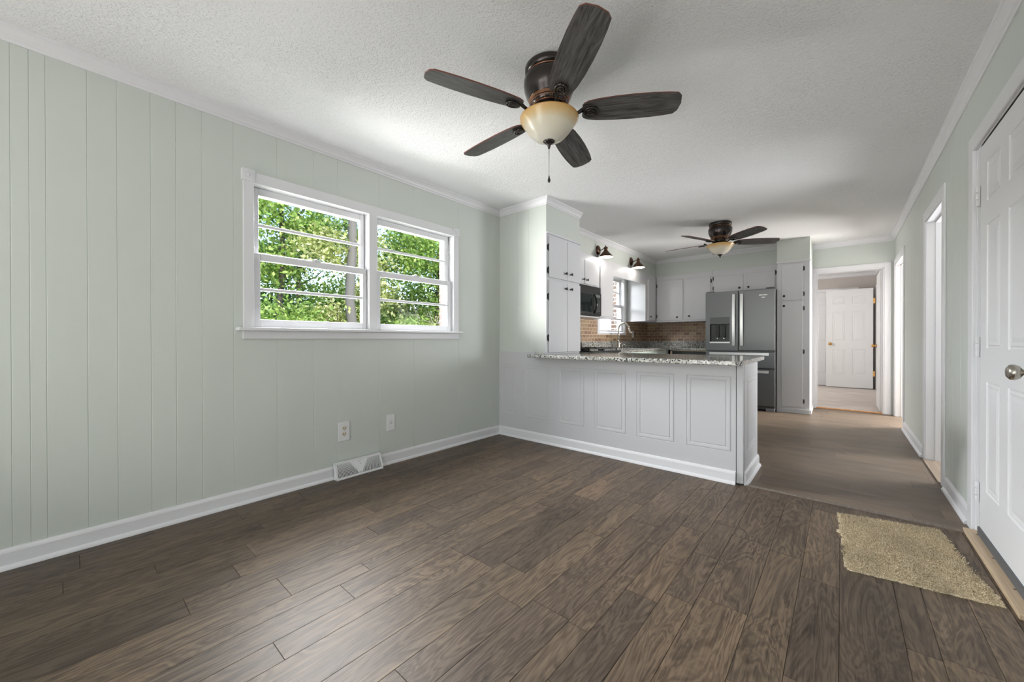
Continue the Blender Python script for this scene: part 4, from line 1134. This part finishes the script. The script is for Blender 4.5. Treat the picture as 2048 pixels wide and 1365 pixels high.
# trees at the edge of the wood
tree('slim dark-trunked tree seen in the left sash of the big window', -6.5, -.02, 7.5, 1, .1, .075, BARKD, LEAFA, 5200,
     [(-6.4, -.4, 3.9, .8, .55), (-6.3, .5, 3.5, .7, .45), (-6.7, -.3, 2.7, .8, .5)], size=.048)
tree('tall pale-trunked tree left of the middle mullion of the big window', -5.0, .84, 9.0, 1, .0, .115, mat('pale_bark', (.15, .138, .125), .9), LEAFB, 4200,
     [(-5.6, 1.45, 2.9, .55, .6), (-5.4, .4, 3.0, .45, .35), (-5.5, 1.6, 2.1, .5, .4)], size=.042)
tree('slender dark tree between the two larger trunks outside the big window', -9.2, 1.35, 8.0, 1, -.1, .08, BARKD, LEAFC, 6500,
     [(-9.1, 1.4, 3.9, 1.0, .7), (-9.2, .4, 3.1, 1.1, .6), (-9.4, 2.3, 4.4, .9, .8)], size=.055)
tree('leafy bright green tree filling the right sash of the big window', -6.6, 4.3, 6.5, 1, .3, .08, BARKD, LEAFA, 15000,
     [(-6.0, 2.6, 3.3, 1.0, .8), (-6.3, 3.9, 3.6, 1.2, .9), (-6.6, 5.6, 3.0, 1.2, 1.1), (-6.8, 4.4, 2.3, 1.0, .8)], size=.052)
# understorey
def bush(label, x, y, r, h, m, count, twigs=0, size=.042):
    t = thing('bush', label, 'bush', (x, y, GZ), group=None)
    bm = B(); rnd = random.Random(int(abs(x)*77+y*13))
    for k in range(12+twigs):
        a = rnd.uniform(0, 2*PI); L = h*rnd.uniform(.6, 1.05); q = rnd.uniform(.25, 1)*r
        p0 = Vector((x+.1*math.cos(a), y+.1*math.sin(a), GZ)); p1 = p0+Vector((math.cos(a)*q*.4, math.sin(a)*q*.4, L*.6)); p2 = p0+Vector((math.cos(a)*q, math.sin(a)*q, L))
        tube(bm, [p0, p1, p2], [.018, .011, .004], 5)
        for j in range(5 if twigs else 2):
            b_ = p1.lerp(p2, rnd.random()); d_ = Vector((rnd.uniform(-1, 1), rnd.uniform(-1, 1), rnd.uniform(0, 1))).normalized()
            tube(bm, [b_, b_+d_*.35], [.006, .002], 4)
    obj('stems', bm, TWIG if twigs else BARKD, t)
    leaves('foliage', [(x, y, GZ+h*.55, r*.85, h*.42), (x+.2, y-.3*r, GZ+h*.72, r*.6, h*.28), (x, y+.35*r, GZ+h*.4, r*.7, h*.35)], count, size, m, t)
bush('low green bush at the left foot of the wood edge outside the big window', -5.6, -.1, 1.0, 2.15, LEAFA, 9500)
bush('yellow-green bush below the slim dark trunk outside the big window', -5.8, 1.0, .95, 2.2, LEAFB, 9500)
bush('deep green bush below the middle of the left sash', -6.2, 2.0, .95, 2.2, LEAFC, 9000)
bush('bright bush at the foot of the pale trunk', -5.6, 2.75, .8, 2.0, LEAFA, 8500)
bush('pale twiggy bush low in the right sash of the big window', -5.2, 3.7, 1.0, 2.1, LEAFB, 3600, twigs=90, size=.034)
bush('twiggy pale-leaved bush at the far right of the big window view', -5.4, 5.0, 1.1, 2.3, LEAFB, 6500, twigs=50, size=.04)
bush('tall leafy bush behind the gap left of the pale trunk', -7.6, 1.65, 1.1, 3.1, LEAFA, 9000)
bush('tall leafy bush behind the twiggy bushes of the right sash', -7.8, 3.8, 1.2, 3.1, LEAFB, 9000)
wd = leaves('woodland', [(-11+.4*math.sin(k), -2.5+k*1.1, 1.1+.5*math.sin(k*2.1), 1.5, 1.9+.4*math.cos(k)) for k in range(15)], 34000, .085, LEAFC, None)
tag(wd, 'dense woodland foliage far behind the garden bushes', 'woodland', kind='stuff')
# white lap-sided outbuilding seen through the kitchen window
sd = thing('outbuilding', 'white lap-sided wall seen through the kitchen window', 'building', (-2.2, 5.6, GZ))
bm = B()
for k in range(24):
    z = GZ+.1+k*.125; prism(bm, [(5.2, z), (5.215, z+.125), (5.26, z+.125), (5.26, z)], 'x', -2.7, -.32)
obj('lap_siding', bm, mat('white_siding', (.60, .61, .64), .6), sd)
obj('wall_core', bx(-2.68, -.33, 5.26, 7.5, GZ, 2.7), mat('siding_core', (.7, .7, .7), .8), sd)
obj('roof', prism(B(), [(-2.9, 2.68), (-.25, 2.68), (-.25, 2.78), (-1.55, 3.4), (-2.9, 2.78)], 'y', 5.0, 7.7), mat('grey_shingle', (.12, .12, .12), .9), sd)
